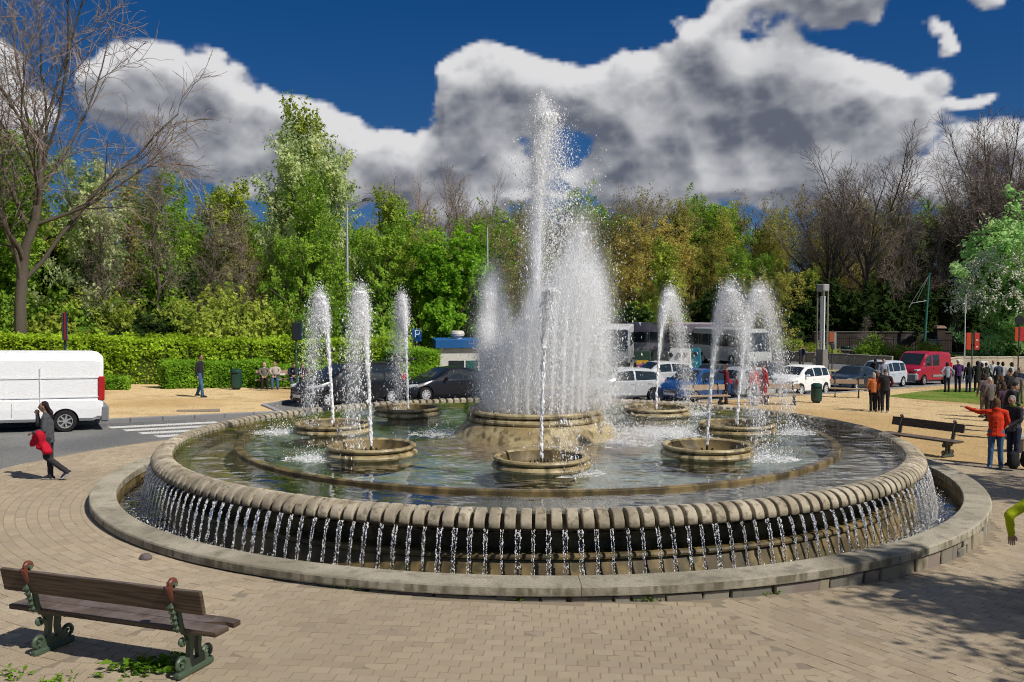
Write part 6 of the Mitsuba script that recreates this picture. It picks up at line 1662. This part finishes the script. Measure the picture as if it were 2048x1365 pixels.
PT = (((.38, .06, 1.36), (.62, .16, 1.42)), ((.27, -.02, 1.16), (.20, .16, .98)))
person('person_001', 'woman in a bright orange red jacket and blue jeans pointing with an outstretched arm', 11.92, 23.3, 1.74, R_(.30, .95), (.58, .040, .012), (.045, .105, .200), SK, (.105, .058, .030), 'long',
       arms=(((.27, .02, 1.16), (.20, .20, 1.0)), ((.40, .10, 1.37), (.64, .22, 1.455))), near=True, bulk=1.12, coat=.80, hood=True, shoe=(.25, .28, .33), look=.1, flare=.02, knees=(((.10, .01, .50), (.125, 0, .085)), ((.10, .01, .50), (.13, -.02, .085))))
person('person_002', 'grey haired man in a black jacket and green shirt facing the woman in red', 12.55, 23.65, 1.80, R_(-.85, -.35), (.032, .034, .042), (.022, .030, .055), SK, (.24, .23, .22), 'short',
       arms=(((.25, .08, 1.16), (.08, .28, 1.08)), ((.25, .08, 1.16), (.10, .28, 1.02))), near=True, bulk=1.12, coat=.86, nod=-.3, lean=(.03, .03), collar=(.10, .22, .03), shade2=(.12, (.085, .088, .10)))
mb = MB(); b_ = [hull(((0, 0, .2), (.17, .13, .18)), ((0, .02, .38), (.13, .10, .08)))]; v, f = fuse(b_, .03, 4); v = v + ((meshkit.fbm(v * 16, 3, 6) - .5) * .035)[:, None] * unit(v); mb.add(v, f, (.012, .012, .014)); mb.put('backpack', 'matte', True, mat(on(12.18, 22.95, .01), .4), label='black backpack standing on the ground beside the man with the green shirt', cat='bag')
mb = MB(); v, f = fuse(b_, .03, 4); v = v + ((meshkit.fbm(v * 13, 3, 9) - .5) * .04)[:, None] * unit(v); mb.add(v, f, (.015, .014, .013)); mb.tube([(.1, -.12, .35), (.16, -.2, .25), (.12, -.16, .08)], .012, (.02, .02, .02), 6); mb.put('backpack_001', 'matte', True, mat(on(12.62, 23.15, .01), -.3), label='second black backpack at the right, behind the feet of the man with the green shirt', cat='bag')
# figure cut off by the right edge: only a sleeve and hand in view
person('person_003', 'person in a yellow green jacket at the right edge with only one arm in view', 6.41, 11.28, 1.76, R_(-.2, 1), (.42, .50, .012), (.03, .035, .06), SK, (.05, .03, .02), 'short',
       arms=(((.27, -.02, 1.16), (.22, .16, .98)), ((.55, -.04, 1.22), (.44, .06, .97))), near=True, bulk=1.15, coat=.80)
# left side
person('person_004', 'man in a black jacket and blue jeans walking on the gravel by the hedge', -13.05, 39.7, 1.80, R_(1, -.12), (.022, .022, .028), (.055, .13, .235), SKM, (.015, .012, .01), 'short',
       knees=(((.10, .10, .50), (.10, .14, .085)), ((.09, -.02, .50), (.10, -.20, .12))), coat=.80, arms=(((.25, -.06, 1.15), (.25, .0, .90)), ((.25, -.06, 1.15), (.25, .0, .9))), bulk=1.05)
SIT = (((.12, .42, .47), (.12, .46, .085)), ((.12, .42, .47), (.14, .44, .085))); SITA = (((.24, .08, .84), (.10, .33, .66)), ((.24, .08, .84), (.08, .33, .66)))
bz = lambda x, y: float(zg(x, y)) + .012
hb = R_(.28 * -1, -1)
person('person_005', 'seated woman with short blonde hair at the left end of the bench', -11.92, 45.62, 1.66, R_(.30, -1), (.155, .145, .115), (.025, .022, .022), SK, (.50, .40, .24), 'bob', SITA, SIT, hip=.52, coat=.56, look=-.5, z=bz(-11.9, 45.6), collar=(.5, .48, .45))
person('person_006', 'seated man in a cream and dark striped jumper and blue jeans on the bench', -11.42, 45.72, 1.74, R_(.20, -1), (.46, .40, .34), (.05, .12, .23), SK, (.05, .028, .018), 'short', SITA, SIT, hip=.52, coat=.56, look=-.5, nod=-.2, z=bz(-11.4, 45.7), shade2=(.20, (.05, .05, .065)))
person('person_007', 'seated figure in a dark blue jacket bending forward behind the sign post', -10.62, 45.88, 1.72, R_(.45, -1), (.022, .026, .050), (.06, .09, .17), SK, (.04, .03, .02), 'short', (((.24, .24, .80), (.10, .42, .70)), ((.24, .24, .80), (.06, .42, .70))), SIT, hip=.52, coat=.56, lean=(.22, .12), nod=-.7, z=bz(-10.6, 45.9), shoe=(.6, .58, .58))
person('person_008', 'seated person dressed in black reading, at the right end of the bench', -10.18, 46.05, 1.68, R_(.3, -1), (.022, .018, .026), (.016, .016, .018), SK, (.025, .018, .014), 'bob', (((.24, .18, .82), (.10, .38, .72)), ((.24, .18, .82), (.06, .38, .72))), SIT, hip=.52, coat=.56, lean=(.14, .1), nod=-.6, z=bz(-10.2, 46.05))
MB().box((0, 0, 0), (.26, .17, .02), (.5, .48, .44), ch=.004).put('book', 'matte', to=mat(on(-11.0, 45.45, .72), .4, 1, .4), label='open pale magazine lying on the lap of the seated man', cat='book')
person('person_009', 'man in a grey jacket standing at the open tailgate of the black minivan', -5.05, 41.2, 1.76, R_(-1, -.25), (.10, .10, .105), (.015, .016, .022), SK, (.30, .28, .26), 'short', (((.24, .08, 1.16), (.14, .30, 1.06)), ((.24, .08, 1.16), (.10, .30, 1.04))), bulk=1.12, lean=(.05, .05), nod=-.4, coat=.84)
# behind the jets and the parked cars
person('person_010', 'person in a red top and dark rucksack walking in front of the grey hatchback', 10.35, 40.6, 1.74, R_(.6, -.8), (.40, .014, .022), (.035, .05, .05), SK, (.10, .06, .03), 'short', knees=(((.10, .08, .50), (.10, .10, .085)), ((.09, -.02, .5), (.1, -.2, .13))), extra=[('rucksack', [hull(((0, -.17, 1.22), (.14, .09, .16)), ((0, -.16, 1.0), (.14, .09, .08)))], (.16, .10, .10), 'matte')])
person('person_011', 'person in red trousers and a red jacket beside the pale bench', 10.95, 41.4, 1.80, R_(.7, .4), (.46, .012, .02), (.42, .012, .02), SK, (.08, .05, .03), 'short')
person('person_012', 'person in a dark red jacket with an arm raised towards the bright blue car', 9.25, 40.9, 1.72, R_(-.9, .3), (.11, .012, .02), (.03, .022, .025), SK, (.05, .03, .02), 'short', (((.34, .16, 1.36), (.46, .38, 1.40)), ARM_DOWN))
person('person_013', 'person in a light grey jacket standing behind the row of cars near the stone column', 21.9, 66.5, 1.75, R_(.3, 1), (.20, .16, .17), (.04, .04, .05), SKM, (.03, .02, .02), 'short', extra=[('rucksack', [hull(((.1, -.16, 1.25), (.10, .07, .16)), ((.1, -.16, 1.05), (.1, .07, .06)))], (.42, .22, .19), 'matte')])
person('person_014', 'person in black leaning behind the dark saloon', 22.4, 58.9, 1.72, R_(.9, .2), (.02, .02, .024), (.02, .02, .02), SKD, (.012, .01, .01), 'short', lean=(.08, .06))
person('person_015', 'man in a pale blue shirt standing in front of the silver minivan', 20.6, 52.6, 1.84, R_(-.2, -1), (.26, .29, .38), (.05, .05, .07), SK, (.05, .03, .02), 'short', bulk=1.08)
# couple in the gravel
person('person_016', 'woman in an orange jacket and black trousers seen from behind on the gravel', 14.72, 38.6, 1.60, R_(.25, 1), (.52, .165, .052), (.018, .017, .019), SK, (.34, .31, .28), 'bob', (((.26, -.04, 1.16), (.20, .10, 1.0)), ((.26, .0, 1.16), (.20, .14, .98))), bulk=1.12, coat=.86, collar=(.35, .02, .03))
person('person_017', 'man in a black waistcoat with dark red sleeves standing beside the woman in orange', 15.12, 38.4, 1.76, R_(.35, 1), (.028, .026, .030), (.022, .022, .026), SK, (.09, .085, .08), 'short', (((.27, .05, 1.16), (.18, .27, 1.06)), ((.26, .03, 1.16), (.16, .24, 1.05))), bulk=1.10, coat=.86, shoe=(.4, .4, .4), sleeve=.0, extra=[('sleeve', limb([(.21, 0, 1.37), (.275, .05, 1.16), (.18, .27, 1.06)], [.06, .054, .045]), (.16, .014, .025), 'matte'), ('sleeve', limb([(-.21, 0, 1.37), (-.265, .03, 1.16), (-.16, .24, 1.05)], [.06, .054, .045]), (.16, .014, .025), 'matte')])
person('person_018', 'person in dark clothes half hidden between the orange jacket and the black waistcoat', 15.05, 39.1, 1.64, R_(.3, 1), (.03, .018, .02), (.014, .014, .016), SK, (.14, .07, .04), 'bob', coat=.62)
# the group on the lawn
TALK = (((.26, .06, 1.16), (.16, .26, 1.06)), ((.25, .02, 1.15), (.22, .14, .95)))
AK = (((.36, -.04, 1.18), (.20, .04, .99)), ((.36, -.04, 1.18), (.20, .04, .99)))
crowd = [('woman in a pale grey hooded top with a hand on her hip', 24.55, 53.5, 1.70, (.30, .33, .40), (.014, .015, .024), 'bob', (.03, .025, .025), AK, (0, 1)),
         ('man in a purple jacket with a blue hood and white cap', 25.25, 53.7, 1.86, (.075, .026, .11), (.016, .016, .028), 'cap', (.55, .57, .58), TALK, (.1, 1)),
         ('woman in a long black coat and jeans in the middle of the group', 25.95, 53.9, 1.72, (.014, .014, .017), (.028, .045, .095), 'long', (.018, .014, .013), ARM_DOWN, (0, 1)),
         ('woman in a dark green coat with pale shoes and a black bag', 26.55, 54.1, 1.80, (.026, .028, .022), (.02, .018, .02), 'bob', (.02, .014, .014), ARM_DOWN, (.2, 1)),
         ('person in a dark green parka with black leggings', 27.1, 54.2, 1.70, (.030, .034, .024), (.016, .016, .018), 'short', (.03, .03, .03), TALK, (-.3, 1)),
         ('woman in a pale pink top with a pink bag', 27.2, 54.9, 1.66, (.42, .30, .36), (.03, .03, .04), 'bob', (.03, .02, .02), ARM_DOWN, (.2, 1)),
         ('man in a white shirt and dark vest with a bald head behind the group', 28.9, 57.0, 1.80, (.52, .53, .56), (.03, .03, .04), 'bald', (.1, .1, .1), TALK, (-.2, -1)),
         ('person in a grey blue jacket and dark cap behind the grey haired pair', 28.3, 55.2, 1.74, (.045, .055, .085), (.03, .03, .04), 'short', (.012, .01, .01), TALK, (-.1, 1)),
         ('person in a black and white striped top', 29.7, 57.4, 1.70, (.36, .37, .39), (.02, .02, .03), 'bob', (.014, .012, .012), TALK, (-.3, 1)),
         ('woman in a white and black jacket with long dark hair', 29.4, 55.8, 1.72, (.40, .41, .43), (.02, .025, .04), 'long', (.012, .012, .012), TALK, (-.6, .6)),
         ('man in a dark blue sweatshirt and beige trousers walking at the right edge', 24.05, 44.9, 1.70, (.022, .035, .075), (.26, .21, .15), 'short', (.03, .02, .02), ARM_DOWN, (-.5, -1))]
for i, (lb, x, y, h, tc, lc, hs, hc, arm, fc) in enumerate(crowd):
    am = arm if isinstance(arm[0][0], tuple) else (arm, arm)
    person(fresh('person'), lb, x, y, h, R_(*fc), tc, lc, SKD if i in (2, 3) else SKM if i in (5, 7) else SK, hc, hs, am, coat=.58 if 'coat' in lb or 'parka' in lb else .86, bulk=1.12 if i in (1, 6) else 1.0, hood=i in (0, 1, 3, 4), shoe=(.5, .45, .4) if i == 3 else (.02, .02, .022),
           extra=[('bag', [hull(((.30, .05, .72), (.11, .07, .13)))], (.012, .012, .012), 'matte')] if i == 3 else [('bag', [hull(((-.25, .08, .80), (.10, .06, .16)))], (.45, .16, .14), 'matte')] if i == 5 else None)
near2 = [('person in a brown mauve jacket standing behind the woman in red', 18.4, 36.9, 1.72, (.105, .085, .090), (.17, .13, .095), 'bob', (.045, .03, .025), (-.2, 1)),
         ('white haired person in a brown grey jacket behind the woman in red', 17.85, 35.4, 1.66, (.125, .105, .100), (.04, .035, .035), 'short', (.55, .53, .49), (-.3, 1)),
         ('woman with curly brown hair and a dark jacket in the middle of the standing group', 18.9, 36.6, 1.70, (.045, .035, .035), (.03, .03, .03), 'bob', (.12, .065, .035), (-.5, .6)),
         ('person with a black hood bending over behind the man with the green shirt', 17.2, 33.0, 1.62, (.012, .012, .014), (.02, .02, .022), 'short', (.012, .012, .012), (-.4, 1)),
         ('young man in a black jacket with dark hair looking down to the right', 15.5, 29.6, 1.80, (.018, .018, .022), (.02, .02, .024), 'short', (.02, .013, .010), (.9, -.1))]
near2 += [('dark haired person in a navy coat at the back of the standing group', 22.6, 43.0, 1.72, (.02, .024, .045), (.02, .02, .03), 'short', (.015, .012, .012), (-.2, 1)),
          ('person in a grey checked coat at the back of the standing group', 21.4, 40.3, 1.68, (.12, .115, .12), (.03, .03, .035), 'bob', (.05, .035, .025), (.4, 1)),
          ('tall person in a black anorak beside the curly haired woman', 20.4, 38.8, 1.82, (.016, .016, .018), (.025, .025, .03), 'short', (.03, .022, .018), (-.6, .7)),
          ('person in a dark plum jacket half hidden behind the man with the green shirt', 16.4, 31.6, 1.66, (.06, .03, .05), (.02, .02, .024), 'bob', (.06, .04, .03), (-.3, 1))]
for i, (lb, x, y, h, tc, lc, hs, hc, fc) in enumerate(near2):
    person(fresh('person'), lb, x, y, h, R_(*fc), tc, lc, SK, hc, hs, (TALK[0], TALK[1]), bulk=1.12, coat=.82, nod=-.45 if i in (3, 4) else -.1, lean=(.10, .06) if i in (3, 4) else (0, 0))
# the group in the car park by the coaches
for i, (x, y, tc, lc) in enumerate(((25.6, 87.5, (.02, .022, .035), (.20, .19, .18)), (26.4, 87.0, (.018, .02, .035), (.025, .03, .05)), (27.1, 88.4, (.02, .025, .06), (.16, .13, .10)), (28.4, 88.2, (.28, .22, .20), (.20, .18, .16)), (29.0, 87.4, (.018, .018, .022), (.02, .02, .025)))):
    person(fresh('person'), ('person in black leaning towards the load of the grey van', 'person in a dark jacket and dark trousers among the coach passengers', 'person in a navy top and light trousers among the coach passengers', 'person in pinkish beige standing with the coach passengers', 'person in black at the right of the coach passengers')[i], x, y, 1.72, rng.random() * 6, tc, lc, SK, (.03, .02, .02), 'short', coat=.88)
person(fresh('person'), 'dark haired person in black seen between the parked cars and the coach passengers', 21.6, 74.5, 1.74, R_(.2, 1), (.016, .016, .02), (.02, .02, .025), SKM, (.06, .05, .045), 'short', bulk=1.1)
person(fresh('person'), 'person in a cream hooded coat walking behind the white car', 22.3, 69.5, 1.70, R_(.5, .8), (.50, .40, .32), (.03, .02, .02), SK, (.08, .05, .04), 'bob', hood=True, bulk=1.1, coat=.70)
# ---------------------------------------------------------------- labels of look-alikes: told apart by where they stand from left to right
ORD = 'first second third fourth fifth sixth seventh eighth ninth tenth eleventh twelfth thirteenth fourteenth fifteenth sixteenth seventeenth eighteenth'.split()


def azimuth(key):
    d = scene.get(key) or next(v for k, v in scene.items() if k.startswith(key + '__'))
    m = np.array(d['to_world'].matrix); return m[0, 3] / m[1, 3]


same = {}
for k_, e_ in labels.items():
    if '__' not in k_ and e_.get('group') and e_.get('label'):
        same.setdefault(e_['label'], []).append(k_)
for lb, ks in same.items():
    if 1 < len(ks) <= 18:
        for i, k_ in enumerate(sorted(ks, key=azimuth)):
            labels[k_]['label'] = f'{lb}, {ORD[i]} from the left'
